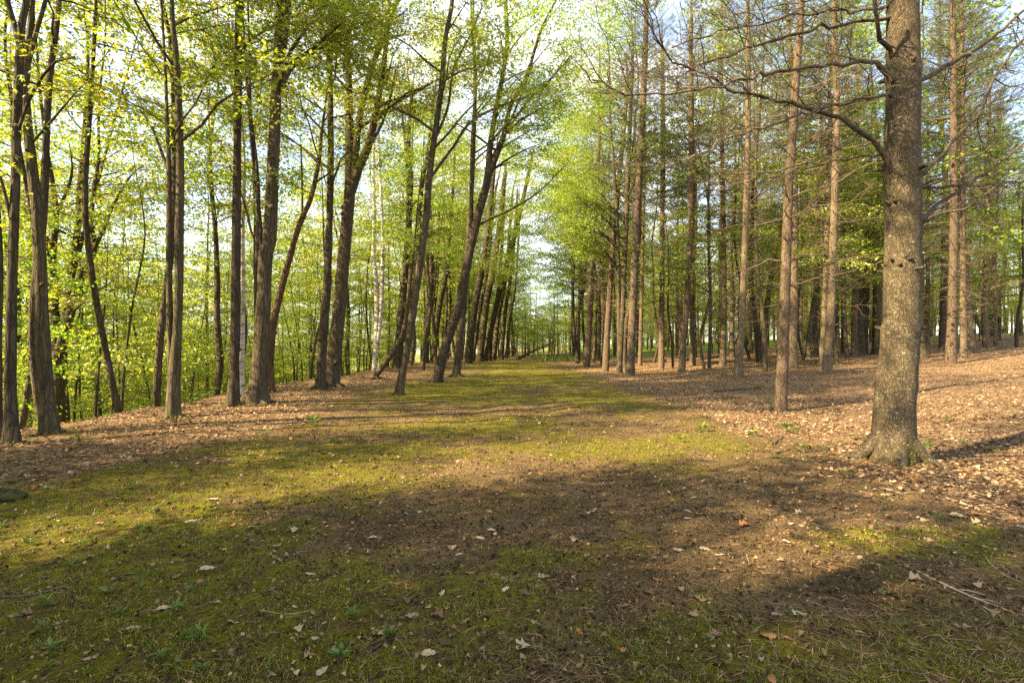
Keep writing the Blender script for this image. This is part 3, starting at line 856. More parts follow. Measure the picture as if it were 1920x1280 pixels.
PINES = [
    ("far slim pine at the right edge of the lane's vanishing end", [(1076, 673, 8), (1074, 560, 6), (1072, 440, 5)]),
    ("thin pine stem right beside the far slim pine at the lane's end", [(1085, 671, 6), (1086, 560, 5), (1088, 420, 4)]),
    ("first straight pine bordering the lane on its right", [(1100, 688, 13), (1105, 610, 11), (1111, 494, 9), (1117, 375, 8), (1123, 262, 7), (1124, 150, 6)]),
    ("second lane-side pine, leaning slightly right", [(1135, 696, 13), (1141, 587, 11), (1151, 437, 9), (1157, 375, 9), (1168, 262, 8), (1176, 169, 7)]),
    ("stout lane-side pine with a sunlit brown trunk", [(1181, 704, 18), (1184, 640, 15), (1189, 531, 14), (1194, 412, 14), (1202, 262, 12), (1209, 112, 11), (1212, 19, 9)]),
    ("thin pine hidden just behind the stout lane-side pine", [(1200, 686, 8), (1203, 560, 7), (1206, 400, 6), (1209, 250, 5)]),
    ("straight slender pine standing alone right of the stout lane-side pine", [(1240, 692, 12), (1241, 560, 10), (1242, 400, 9), (1243, 262, 9), (1242, 112, 7)]),
    ("front pine of the crossing pair, tilted to the right", [(1278, 698, 14), (1283, 620, 11), (1288, 559, 11), (1294, 450, 11), (1296, 262, 10), (1295, 60, 8)]),
    ("rear pine of the crossing pair, upright", [(1299, 685, 12), (1298, 620, 9), (1297, 559, 9), (1299, 440, 8), (1302, 300, 7)]),
    ("dark upright pine left of the knobby yellowish pine", [(1355, 686, 13), (1357, 620, 10), (1358, 559, 10), (1357, 450, 9), (1354, 262, 8), (1351, 75, 7)]),
    ("crooked knobby pine with a yellowish sunlit foot", [(1384, 707, 18), (1387, 660, 15), (1391, 615, 14), (1393, 559, 13), (1397, 450, 12), (1402, 262, 11), (1402, 40, 9)]),
    ("bright sunlit pine with a smooth pinkish trunk, left of the huge pine", [(1462, 770, 30), (1464, 735, 26), (1468, 662, 22), (1473, 512, 20), (1477, 400, 19), (1479, 340, 18), (1486, 262, 17), (1492, 150, 15), (1501, 30, 13)]),
    ("shaded pine directly behind the bright sunlit pine", [(1487, 691, 19), (1488, 600, 15), (1490, 450, 14), (1488, 300, 13), (1482, 120, 11)]),
    ("front one of two close pines, with red-brown bark", [(1550, 700, 20), (1553, 650, 17), (1558, 590, 16), (1563, 437, 15), (1567, 300, 14), (1569, 187, 13), (1564, 30, 11)]),
    ("rear one of two close pines, darker and thinner", [(1541, 687, 13), (1545, 600, 11), (1549, 500, 11), (1552, 380, 10), (1556, 220, 8)]),
    ("dark straight pine with whorled dead branches right of the huge pine", [(1783, 682, 24), (1785, 600, 19), (1788, 480, 17), (1789, 375, 16), (1788, 200, 14), (1787, 40, 12)]),
    ("reddish pine close behind the dark whorled pine", [(1807, 674, 16), (1806, 560, 13), (1805, 400, 11), (1805, 250, 10), (1803, 40, 8)]),
]
for i, (lab, st) in enumerate(PINES):
    pine(lab, st, i, zlive=10.0 if i > 2 else 8)

# the huge foreground pine: its big dead limbs are parts of their own
def big_pine():
    rng = np.random.default_rng(77)
    bx, by, bz = ground_at(1675, 864)
    root = link("pine_tree", None, None, (bx, by, bz))
    tag(root, "huge foreground pine with a thick scaly speckled trunk and long bare limbs", 'tree')
    stem = [(1674, 862, 98), (1674, 835, 87), (1676, 775, 81), (1682, 700, 77), (1690, 600, 75), (1693, 500, 74), (1692.5, 400, 73), (1692, 300, 71), (1693, 150, 69), (1693, 0, 65)]
    P, r = trace(stem, by, (bx, by, bz), rng)
    P = np.vstack([[P[0][0], 0, -0.3], P]); r = np.concatenate([[r[0] * 1.12], r])
    P, r = extend(P, r, 21, rng)
    P, r = resample(P, r, 0.055)
    gw = Geo()
    zz = P[:, 2]
    for zc, amp in ((0.95, 0.05), (1.62, 0.06), (2.42, 0.06), (3.15, 0.03), (3.62, 0.10), (4.85, 0.06), (5.9, 0.08)):
        r = r * (1 + amp * np.exp(-((zz - zc) / 0.07) ** 2))
    tube(gw, P, r, 40, 0, 0.06, rng, 0.5)
    for a, l in ((2.9, 0.42), (4.3, 0.2), (5.5, 0.26)):      # root flare
        d = np.array([math.cos(a), math.sin(a), 0]); t = np.array([[0.16], [0.36], [0.38 + l * 0.5], [0.40 + l]])
        q = d * t; q[:, 0] += P[2, 0]; q[:, 2] = [0.26, 0.055, -0.015, -0.08]
        q, qr = resample(q, np.array([0.11, 0.06, 0.03, 0.012]), 0.05)
        tube(gw, q, qr, 12, 0, 0.25, rng)
    for k in range(46):      # knots and stubs around the whorl rings
        zc = rng.choice([1.62, 2.42, 2.42, 3.15, 3.62, 4.85]) + rng.normal(0, 0.04); a = rng.random() * 6.28
        p = np.array([np.interp(zc, zz, P[:, c]) for c in range(3)]); rl = float(np.interp(zc, zz, r))
        d = np.array([math.cos(a), math.sin(a), rng.uniform(-0.1, 0.4)]); l = rng.uniform(0.01, 0.07)
        tube(gw, p + d * np.array([[rl * 0.85], [rl + l * 0.5], [rl + l], [rl + l + 0.004]]), np.array([0.04, 0.026, 0.016, 0.002]) * rng.uniform(0.5, 1.1), 7, 0, 0.3, rng)
    tr = link("trunk", gw.mesh("trunk", [M_BIG]), root)
    # moss collar round the foot
    gm = Geo()
    n = 9000
    a = rng.random(n) * 6.28; hgt = rng.random(n) ** 2 * 0.30 * (0.55 + 0.45 * np.sin(a * 3 + 1))
    rb = np.interp(hgt, zz, r) * (1 + 0.55 * np.exp(-(hgt + 0.3) / 0.22) * 0.9) + rng.random(n) * 0.05 + 0.02
    keep = vnoise(a * 2.2, hgt * 9, 3) > 0.36
    pts = np.stack([P[3, 0] + rb * np.cos(a), rb * np.sin(a), hgt - 0.02], 1)[keep]
    m = len(pts)
    bl = np.array([[0, -.12, 0], [.6, -.1, .05], [1, 0, 0], [.6, .1, .05]], np.float32)
    gm.stamp(proto(bl, OVAL_F, 0), pts, rots(a[keep] + rng.normal(0, 0.8, m), rng.uniform(0.1, 1.3, m), rng.random(m) * 3), rng.uniform(0.015, 0.035, m))
    link("moss_collar", gm.mesh("moss_collar", [M_MOSS]), root)
    limbs = [
        ([(1688, 342, 19), (1672, 318, 17), (1660, 290, 14), (1640, 262, 13), (1600, 235, 12), (1540, 210, 11), (1500, 201, 10), (1440, 184, 9), (1380, 170, 7), (1310, 132, 5), (1262, 112, 4), (1225, 60, 3), (1205, 20, 2)], -0.05),
        ([(1700, 345, 17), (1730, 328, 13), (1780, 270, 11), (1830, 222, 10), (1862, 150, 9), (1920, 75, 8), (1990, 10, 6)], -0.08),
        ([(1688, 160, 20), (1672, 148, 16), (1654, 124, 14), (1630, 118, 11), (1560, 122, 10), (1500, 128, 9), (1440, 140, 8), (1370, 155, 6), (1290, 168, 5), (1190, 178, 4), (1110, 150, 2)], -0.10),
        ([(1700, 160, 20), (1728, 152, 15), (1760, 132, 13), (1800, 108, 12), (1855, 75, 10), (1920, 18, 8), (1990, -50, 6)], 0.06),
        ([(1675, 180, 10), (1620, 186, 9), (1560, 198, 7), (1500, 216, 6), (1430, 240, 5), (1350, 268, 4), (1290, 300, 2)], -0.14),
        ([(1675, 30, 14), (1640, 38, 11), (1560, 48, 9), (1480, 68, 8), (1400, 95, 6), (1330, 118, 5), (1262, 150, 3)], -0.04),
        ([(1672, 95, 15), (1655, 75, 13), (1646, 50, 11), (1642, 0, 10), (1628, -60, 8)], -0.12),
        ([(1712, 422, 24), (1732, 412, 16), (1765, 380, 11), (1820, 345, 9), (1870, 305, 8), (1930, 262, 6), (1990, 230, 4)], 0.10),
        ([(1705, 345, 13), (1735, 351, 9), (1790, 352, 7), (1850, 346, 6), (1930, 338, 4)], 0.12),
        ([(1668, 285, 8), (1620, 292, 7), (1560, 302, 6), (1500, 310, 5), (1420, 330, 4), (1340, 362, 2)], 0.16),
        ([(1720, 422, 16), (1750, 405, 9), (1800, 395, 7), (1860, 352, 5), (1920, 320, 3)], -0.15),
        ([(1668, 10, 10), (1600, 20, 8), (1520, 22, 6), (1440, 40, 5), (1350, 60, 4), (1260, 90, 2)], 0.14),
    ]
    for pl, dr in limbs:
        g = Geo()
        lp, lr = trace(pl, by, (bx, by, bz), rng, dr)
        lp[0, 1] = 0
        lp, lr = resample(lp, np.maximum(lr * 0.8, 0.006), 0.12)
        lp[1:-1] += rng.normal(0, 0.016, lp[1:-1].shape)
        tube(g, lp, lr, 9, 0, 0.18, rng)
        d = lp[-1] - lp[0]; yaw = math.atan2(d[1], d[0]); its = {}
        m = int(np.linalg.norm(d) * 8)
        for k in range(m):
            u = rng.uniform(0.12, 1.0); p = lp[int(u * (len(lp) - 1))]
            its.setdefault(int(rng.integers(len(DEADB))), []).append((p, yaw + rng.choice([-1, 1]) * rng.uniform(0.3, 1.2), rng.normal(0.15, 0.35), rng.random() * 6.28, rng.uniform(0.22, 0.62)))
        for k, lst in its.items():
            g.stamp(DEADB[k], np.array([q[0] for q in lst]), rots([q[1] for q in lst], [q[2] for q in lst], [q[3] for q in lst]), np.array([q[4] for q in lst]))
        link("branch", g.mesh("branch", [M_DEAD]), root)
    gc = pine_crown(P, r, rng, 7.2, 9.0, 0.9, 2.4, 1.5, False)
    link("crown", gc.mesh("crown", [M_TWIG, M_NEEDLE]), root)

M_MOSS = leaf_material("moss", (0.066, 0.072, 0.006), (0.155, 0.158, 0.010), (0.28, 0.245, 0.02), 0.25, 1.2)
big_pine()

# ------------------------------------------------------------------ woods around: copies of a few grown trees
def copy_tree(src, name, loc, rz, scale, label, group):
    r = src.copy(); r.name = name; COL.objects.link(r)
    r.location = loc; r.rotation_euler = (0, 0, rz); r.scale = (scale,) * 3
    tag(r, label, 'tree', group)
    for ch in KIDS[src.name]:
        c = ch.copy(); COL.objects.link(c); c.parent = r
    return r
KIDS = {}
USED = set()
def place(src, name, loc, rz, scale, label, group):
    if src.name not in USED:
        USED.add(src.name)
        src.location = loc; src.rotation_euler = (0, 0, rz); src.scale = (scale,) * 3
        tag(src, label, 'tree', group)
        return src
    return copy_tree(src, name, loc, rz, scale, label, group)

def wild_maple(name, seed, H, r0, zlo, n, Lmax, e, sprays, nsp, leaf, fork=False, lean=0.03, bias=None):
    rng = np.random.default_rng(seed)
    root = link(name, None)
    gw, gl = Geo(), Geo()
    m = max(5, int(H / 1.8))
    z = np.linspace(-0.6, H, m)
    off = np.cumsum(rng.normal(0, lean * H / m * 2.5, (m, 2)), 0); off -= off[0]
    P = np.column_stack([off, z]); r = r0 * (1 - 0.88 * np.clip(z / H, 0, 1))
    P, r = resample(P, r, 0.5)
    tube(gw, P, r, 9, 0, 0.18, rng, 0.35)
    grow(gw, gl, P, r, rng, zlo, n, Lmax, e[0], e[1], sprays, nsp, 4, bias)
    if fork:
        i = int(len(P) * 0.35)
        d = np.array([math.cos(seed), math.sin(seed), 0]) * 0.28
        k = len(P) - i
        Q = P[i] + np.column_stack([d[0] * np.linspace(0, 1, k) * H * 0.45, d[1] * np.linspace(0, 1, k) * H * 0.45, (P[i:, 2] - P[i, 2]) * 0.88])
        Q[0] = P[i]
        tube(gw, Q, r[i:] * 0.7, 8, 0, 0.18, rng)
        grow(gw, gl, Q, r[i:] * 0.7, rng, zlo, n // 2, Lmax * 0.85, e[0], e[1], sprays, nsp, 4)
    KIDS[root.name] = [link("trunk", gw.mesh("trunk", [M_MAPLE]), root), link("crown", gl.mesh("crown", [M_TWIG, leaf]), root)]
    return root

def wild_pine(seed, H, r0, zlive):
    rng = np.random.default_rng(seed)
    root = link("pine_tree", None)
    z = np.linspace(-0.3, H, 9)
    P = np.column_stack([np.cumsum(rng.normal(0, 0.07, (9, 2)), 0), z]); r = r0 * (1 - 0.85 * np.clip(z / H, 0, 1))
    P, r = resample(P, r, 0.3)
    gw = Geo()
    tube(gw, P, r * (1 + 0.10 * np.exp(-((P[:, 2] % 0.62 - 0.31) / 0.07) ** 2)), 10, 0, 0.12, rng, 0.3)
    gc = pine_crown(P, r, rng, 2.2, zlive, 0.4, 1.4, 1.0, False)
    KIDS[root.name] = [link("trunk", gw.mesh("trunk", [M_PINE]), root), link("crown", gc.mesh("crown", [M_TWIG, M_NEEDLE]), root)]
    return root

WOOD = [wild_maple("maple_tree", 200 + i, 17 + 1.5 * (i % 3), 0.13 + 0.02 * (i % 3), 6.0 + (i % 3), 22, 3.4, (0.4, 0.9), SPRAY_MID, 8, M_LEAF if i % 3 else M_LEAF_G, i % 2 == 0) for i in range(6)]
WOODG = [wild_maple("maple_tree", 230 + i, 16 + i, 0.15, 3.8, 24, 3.3, (0.3, 0.85), SPRAY_FAR, 6, M_LEAF_G, i % 2 == 0) for i in range(4)]
WOODF = [wild_maple("maple_tree", 260 + i, 17 + i, 0.14, 2.8, 26, 3.6, (0.3, 0.85), SPRAY_FAR, 7, M_LEAF, i % 2 == 0) for i in range(4)]
SAPL = [wild_maple("beech_sapling", 300 + i, 5.5 + i * 0.9, 0.04, 1.3, 17, 2.0, (0.05, 0.4), SPRAY_MID, 5, M_LEAF if i != 1 else M_LEAF_G, False, 0.05) for i in range(4)]
WOODL = [wild_maple("maple_tree", 320 + i, 15 + i, 0.11, 4.5, 24, 5.4, (0.45, 0.85), SPRAY_MID, 10, M_LEAF_G if i else M_LEAF, False, 0.04, 0.0) for i in range(3)]
WPINE = [wild_pine(400 + i, 19 + i, 0.16 + 0.015 * i, 9.5) for i in range(5)]

taken = []
def free(x, y, d):
    for a, b in taken:
        if (a - x) ** 2 + (b - y) ** 2 < d * d:
            return False
    taken.append((x, y)); return True
for o in list(COL.objects):
    if o.parent is None and o.type == 'EMPTY' and o.name not in KIDS:
        taken.append((o.location.x, o.location.y))
def pix(x, y):
    z = hz(x, y)
    return CX + FPX * x / y, HY - FPX * (z - CAM_H) / y

rng = np.random.default_rng(12)
# slope and valley on the left
cnt = 0
for t in range(4000):
    y = rng.uniform(5, 75); x = EDGE - 1.5 - rng.random() ** 0.8 * 45
    if not (-1.15 < x / y < -0.08) or not free(x, y, 2.1): continue
    lib = WOOD if math.hypot(x, y) < 34 else WOODF
    s = rng.uniform(0.8, 1.15)
    place(lib[int(rng.integers(len(lib)))], "maple_tree", (x, y, hz(x, y)), rng.random() * 6.28, s,
          "slender maple on the falling slope beyond the left bank", "maples on the slope beyond the bank")
    cnt += 1
    if cnt >= 64: break
cnt = 0
for t in range(4000):
    y = rng.uniform(7, 55); x = EDGE - 1.2 - rng.random() * 22
    if not (-1.1 < x / y < -0.12) or not free(x, y, 1.3): continue
    place(SAPL[int(rng.integers(4))], "beech_sapling", (x, y, hz(x, y)), rng.random() * 6.28, rng.uniform(0.8, 1.25),
          "leafy young beech under the maples on the slope beyond the bank", "young beeches under the slope maples")
    cnt += 1
    if cnt >= 54: break
POLE = [wild_maple("slender_maple", 340 + i, 11 + 1.5 * i, 0.05 + 0.01 * i, 6.0, 12, 1.8, (0.3, 0.8), SPRAY_MID, 5, M_LEAF, False, 0.05) for i in range(4)]
cnt = 0
for t in range(4000):
    y = rng.uniform(8, 48); x = EDGE - 0.6 - rng.random() ** 1.4 * 22
    if not (-1.05 < x / y < -0.12) or not free(x, y, 0.9): continue
    place(POLE[int(rng.integers(4))], "slender_maple", (x, y, hz(x, y)), rng.random() * 6.28, rng.uniform(0.8, 1.2),
          "thin bare-stemmed young maple on the slope beyond the left bank", "thin young maples on the slope")
    cnt += 1
    if cnt >= 60: break
# the lane's left row goes on into the distance
cnt = 0
for t in range(3000):
    y = rng.uniform(30, 90); x = rng.uniform(-9.5, -4.2) - 0.03 * y
    if not free(x, y, 1.8): continue
    place(WOODF[int(rng.integers(4))] if y > 45 else WOOD[int(rng.integers(6))], "maple_tree", (x, y, hz(x, y)), rng.random() * 6.28, rng.uniform(1.05, 1.35),
          "slim far maple in the wood lining the lane's left side", "far maples left of the lane")
    cnt += 1
    if cnt >= 15: break
# pine wood on the right
cnt = 0
for t in range(9000):
    y = rng.uniform(22, 72); x = rng.uniform(5.2, 70)
    px, py = pix(x, y)
    if px > 1990 or py > 678 or px < 1110: continue
    if 15 < x < 25 and 52 < y: continue
    if 1560 < px < 1680 and y < 30: continue
    if not free(x, y, 2.0): continue
    lab = "sun-flecked pine trunk in the dense wood right of the huge pine" if px > 1740 else "slim pine trunk far back between the pines right of the lane"
    place(WPINE[int(rng.integers(5))], "pine_tree", (x, y, hz(x, y)), rng.random() * 6.28, rng.uniform(0.8, 1.1), lab,
          "distant pines right of the huge pine" if px > 1740 else "distant pines right of the lane")
    cnt += 1
    if cnt >= 80: break
# maples along the lane's right edge, reaching over it
cnt = 0
for t in range(3000):
    y = rng.uniform(27, 62); x = rng.uniform(4.6, 8.0) + 0.02 * y
    px, py = pix(x, y)
    if not (1058 < px < 1300) or not free(x, y, 1.8): continue
    place(WOODL[int(rng.integers(3))], "maple_tree", (x, y, hz(x, y)), math.pi + rng.normal(0, 0.5), rng.uniform(1.1, 1.5),
          "green maple among the first pines along the lane's right side", "maples along the lane's right side")
    cnt += 1
    if cnt >= 8: break
cnt = 0
for t in range(3000):       # and two or three opposite, leaning in from the left
    y = rng.uniform(34, 66); x = rng.uniform(-6.0, -4.0) - 0.02 * y
    if not free(x, y, 1.5): continue
    place(WOODL[int(rng.integers(3))], "maple_tree", (x, y, hz(x, y)), rng.normal(0, 0.4), rng.uniform(1.1, 1.45),
          "slim far maple in the wood lining the lane's left side", "far maples left of the lane")
    cnt += 1
    if cnt >= 6: break
WOODR = [wild_maple("maple_tree", 360 + i, 15 + 1.5 * i, 0.085, 3.6, 24, 3.0, (0.15, 0.7), SPRAY_MID, 8, M_LEAF_G if i < 2 else M_LEAF, False, 0.05) for i in range(3)]
for i, (px, y) in enumerate([(1262, 31), (1325, 27), (1412, 33), (1436, 24), (1512, 29), (1574, 25), (1625, 33), (1720, 27), (1840, 36), (1905, 30), (1222, 38), (1370, 40), (1478, 40)]):
    x = (px - CX) / FPX * y
    place(WOODR[i % 3], "maple_tree", (x, y, hz(x, y)), i * 1.7, 0.9 + 0.12 * (i % 4), "slim green maple standing between the nearer pines on the right", "slim maples between the nearer pines")
# far wood behind everything on the right
cnt = 0
for t in range(3000):
    y = rng.uniform(68, 120); x = rng.uniform(0.3, 1.05) * y
    if not free(x, y, 3.5): continue
    place((WOODF + WOODG)[int(rng.integers(8))], "maple_tree", (x, y, hz(x, y)), rng.random() * 6.28, rng.uniform(0.8, 1.1),
          "leafy tree in the farthest wood behind the pines", "farthest trees behind the pines")
    cnt += 1
    if cnt >= 40: break
# bright broadleaf trees between and behind the pines
cnt = 0
for t in range(6000):
    y = 24 + 80 * rng.random() ** 1.3; x = rng.uniform(6, 75)
    px, py = pix(x, y)
    if px > 1980 or py > 674 or px < 1060: continue
    if 14 < x < 25 and 50 < y < 68: continue
    if px > 1740 and rng.random() < 0.6: continue
    if not free(x, y, 2.2): continue
    s = rng.uniform(0.9, 1.3)
    place((WOODG if rng.random() < 0.7 else WOODF)[int(rng.integers(4))], "maple_tree", (x, y, hz(x, y)), rng.random() * 6.28, s,
          "leafy green maple growing far back among the pines", "maples among the pines")
    cnt += 1
    if cnt >= 70: break
cnt = 0
for t in range(6000):
    y = rng.uniform(30, 80); x = rng.uniform(6, 50)
    px, py = pix(x, y)
    if px > 1960 or py > 672 or px < 1080 or not free(x, y, 1.2): continue
    if 14 < x < 25 and 50 < y < 68: continue
    place(SAPL[int(rng.integers(4))], "beech_sapling", (x, y, hz(x, y)), rng.random() * 6.28, rng.uniform(0.6, 1.1),
          "low leafy sapling far back on the pine floor", "saplings on the pine floor")
    cnt += 1
    if cnt >= 48: break
# trees closing the far end of the lane, lower in the gap
cnt = 0
for t in range(3000):
    y = rng.uniform(62, 120); x = rng.uniform(-0.16, 0.3) * y
    px, py = pix(x, y)
    if not free(x, y, 2.6): continue
    gap = 978 < px < 1034 or (y < 68 and 940 < px < 1070)
    place((SAPL if gap else WOODF + WOODG)[int(rng.integers(4 if gap else 8))], "beech_sapling" if gap else "maple_tree", (x, y, hz(x, y)), rng.random() * 6.28,
          rng.uniform(0.7, 1.0), "small leafy tree closing the lane's far end" if gap else "far leafy maple beyond the end of the lane",
          "small trees at the lane's end" if gap else "maples beyond the lane's end")
    cnt += 1
    if cnt >= 60: break
for i, (x, y, sc_) in enumerate([(2.2, 84, 0.66), (4.6, 90, 0.78), (6.4, 82, 0.74), (3.4, 100, 0.9), (8.0, 96, 0.85), (1.0, 94, 0.8), (5.4, 108, 0.95), (3.2, 76, 0.5), (5.2, 73, 0.46)]):
    place((WOODF + WOODG)[(i * 3) % 8], "maple_tree", (x, y, hz(x, y)), i * 2.0, sc_, "low pale green tree in the gap at the lane's far end", "low trees in the gap at the lane's end")
cnt = 0
for t in range(3000):
    y = rng.uniform(5, 26); x = -rng.uniform(1.2, 2.3) * y
    if x > EDGE - 4 or not free(x, y, 3.2): continue
    place(WOOD[int(rng.integers(6))], "maple_tree", (x, y, hz(x, y)), rng.random() * 6.28, rng.uniform(0.8, 1.1),
          "slender maple on the falling slope beyond the left bank", "maples on the slope beyond the bank")
    cnt += 1
    if cnt >= 15: break
# the wood goes on behind and beside the viewpoint, toward the sun
WOODB = [wild_maple("maple_tree", 290 + i, 16 + i, 0.16, 3.5, 30, 1.6, (0.3, 0.8), SPRAY_MID, 11, M_LEAF) for i in range(2)]
WOODB += [wild_maple("maple_tree", 280 + i, 17 + i, 0.18, 4.0, 34, 2.8, (0.35, 0.85), SPRAY_MID, 17, M_LEAF, True) for i in range(2)]
WOODB += [wild_maple("maple_tree", 286 + i, 9 + 3 * i, 0.10, 1.5, 30, 1.5 + 0.4 * i, (0.2, 0.7), SPRAY_MID, 11, M_LEAF) for i in range(2)]
BEHIND = [(-15.45, 0.67, 3, 3.29, 0.62), (-6.77, -0.69, 0, 5.01, 1.24), (-7.31, 1.11, 5, 5.08, 0.6), (-8.75, 5.01, 5, 4.59, 0.54), (-25.49, -2.63, 1, 4.67, 1.31), (-19.51, 1.74, 1, 1.39, 0.94), (-14.45, -2.78, 3, 2.37, 0.71), (-11.4, -0.58, 1, 0.74, 0.68), (-7.85, -1.83, 4, 1.07, 0.68), (-9.52, -1.36, 0, 2.17, 0.52), (-9.45, -4.22, 3, 4.93, 0.92), (-21.78, -8.56, 3, 1.57, 1.33), (-15.78, -4.42, 1, 3.0, 0.91), (-17.55, -9.39, 2, 4.87, 1.29), (-13.73, -4.49, 5, 6.53, 1.0), (-24.34, -7.83, 3, 3.86, 1.27), (-4.9, -1.02, 5, 3.28, 0.65), (-19.0, -3.36, 3, 3.04, 0.86), (-16.38, -7.74, 0, 4.79, 0.63), (-7.6, -4.22, 1, 0.62, 1.06), (-10.26, 3.78, 0, 1.44, 0.57), (-12.99, 1.68, 5, 4.36, 0.72)]
for x, y, k, rz_, sc_ in BEHIND:
    place(WOODB[k], "maple_tree", (x, y, hz(x, y)), rz_, sc_, "tall maple in the wood behind the viewpoint", "maples behind the viewpoint")

for nm in [k for k in KIDS if k not in USED]:      # kinds that ended up unused
    for ch in KIDS[nm]:
        bpy.data.objects.remove(ch)
    bpy.data.objects.remove(bpy.data.objects[nm])

# the far-off wood that closes the view on all sides
gw, gl = Geo(), Geo()
rw = np.random.default_rng(66)
its = {}
for q in range(420):
    a = math.radians(rw.uniform(-64, 64)); R_ = rw.uniform(118, 165)
    x, y = R_ * math.sin(a), R_ * math.cos(a); z = hz(x, y); Ht = rw.uniform(8, 14) * (0.8 if abs(x / y - 0.045) < 0.06 else 1.0)
    tube(gw, np.array([[x, y, z - 0.5], [x + rw.normal(0, .3), y, z + Ht * 0.5], [x + rw.normal(0, .6), y, z + Ht]]), np.array([0.2, 0.14, 0.03]), 5, 0)
    for k in range(26):
        f = rw.random() ** 0.85; rr_ = 3.2 * (1 - 0.55 * f) * math.sqrt(rw.random()); b = rw.random() * 6.28
        its.setdefault(int(rw.integers(8)), []).append(((x + rr_ * math.cos(b), y + rr_ * math.sin(b), z + 0.4 + f * Ht), b, rw.normal(0.1, 0.3), rw.normal(0, 0.3), rw.uniform(1.1, 1.9)))
for k, lst in its.items():
    gl.stamp(SPRAY_FAR[k], np.array([q[0] for q in lst]), rots([q[1] for q in lst], [q[2] for q in lst], [q[3] for q in lst]), np.array([q[4] for q in lst]))
V_, F_, M_, S_ = gl.arrays()
gw.add(V_, F_, 1, False)
o = link("far_woods", gw.mesh("far_woods", [M_MAPLE, M_LEAF])); tag(o, "far-off green wood closing the view beyond the trees", kind='stuff')

# ------------------------------------------------------------------ forest floor: litter, moss, needles
def gz(x, y):
    x = np.atleast_1d(np.asarray(x, float)); y = np.atleast_1d(np.asarray(y, float))
    return fine_height(x, y, zones(x, y)[0])

M_DRY = plain_material("dry_leaf", (0.07, 0.04, 0.021), (0.25, 0.155, 0.08), (0.50, 0.365, 0.215), 0.75, 0.12)
M_PALE = plain_material("pale_dry_leaf", (0.36, 0.25, 0.15), (0.46, 0.35, 0.22), (0.54, 0.43, 0.30), 0.7, 0.12)
M_RUST = plain_material("rust_dry_leaf", (0.36, 0.15, 0.05), (0.42, 0.21, 0.09), None, 0.7, 0.12)
M_STRAW = plain_material("fallen_needle", (0.17, 0.095, 0.045), (0.36, 0.23, 0.12), None, 0.8)
M_HUMUS = plain_material("humus_crumb", (0.03, 0.019, 0.010), (0.08, 0.052, 0.025), (0.30, 0.20, 0.10), 0.95)

def ring_points(n, r0, r1, a0, a1, rng, p=1.0):
    """ground points, denser toward the viewer"""
    r = r0 * (r1 / r0) ** (rng.random(n) ** p); a = np.radians(rng.uniform(a0, a1, n))
    return r * np.sin(a), r * np.cos(a)

rng = np.random.default_rng(31)
fold = (np.array([[0, 0, 0], [.45, -.30, .10], [1, 0, .02], [.5, 0, -.02], [.45, .30, .10]], np.float32), np.array([[0, 1, 2, 3], [0, 3, 2, 4]], np.int32))
fold2 = (np.array([[0, 0, .03], [.35, -.42, -.02], [1, .1, .12], [.5, 0, .06], [.6, .42, .0]], np.float32), np.array([[0, 1, 2, 3], [0, 3, 2, 4]], np.int32))
g = Geo()
for tmpl, n in ((fold, 150000), (fold2, 135000)):
    x, y = ring_points(n, 1.7, 48, -58, 62, rng, 0.72)
    lit = zones(x, y)[1]
    patch = 0.25 + 1.9 * (fbm(x * 1.1, y * 1.1, 55, 4) - 0.3)
    k = (rng.random(n) < lit * patch + 0.035 * sstep(0.42, 0.62, fbm(x * 0.8, y * 0.8, 57, 3))) & (x > EDGE - 3)
    x, y = x[k], y[k]; m = len(x); d = np.hypot(x, y)
    g.stamp(proto(tmpl[0], tmpl[1], 0), np.stack([x, y, gz(x, y) + 0.012 + 0.02 * rng.random(m)], 1),
            rots(rng.random(m) * 6.28, rng.normal(0, 0.28, m), rng.normal(0, 0.4, m)), (0.020 + 0.048 * rng.random(m) ** 1.6 * sstep(3.0, 6.5, d)) * (1 + d * 0.012))
o = link("leaf_litter", g.mesh("leaf_litter", [M_DRY])); tag(o, "carpet of dry tan leaves under the trees on both sides", kind='stuff')

blade = np.array([[0, -.10, 0], [.55, -.09, .03], [1, 0, -.05], [.55, .09, .03]], np.float32)
g = Geo()
x, y = ring_points(620000, 1.5, 17, -58, 58, rng, 0.95)
mo, li, me_ = zones(x, y)
k = rng.random(len(x)) < np.clip((mo - 0.25) * 1.8, 0, 1) * np.clip(3.2 * (fbm(x * 7, y * 7, 19, 4) - 0.36), 0.04, 1) * np.clip(2.4 * (fbm(x * 1.9, y * 1.9, 20, 3) - 0.22), 0.15, 1); x, y = x[k], y[k]; n = len(x); d = np.hypot(x, y)
g.stamp(proto(blade, OVAL_F, 0), np.stack([x, y, gz(x, y) - 0.003], 1), rots(rng.random(n) * 6.28, rng.uniform(0.15, 1.25, n), rng.random(n) * 6.28), rng.uniform(0.010, 0.030, n) * (1 + d * 0.06))
o = link("moss", g.mesh("moss", [M_MOSS])); tag(o, "low moss growing over the lane", kind='stuff')

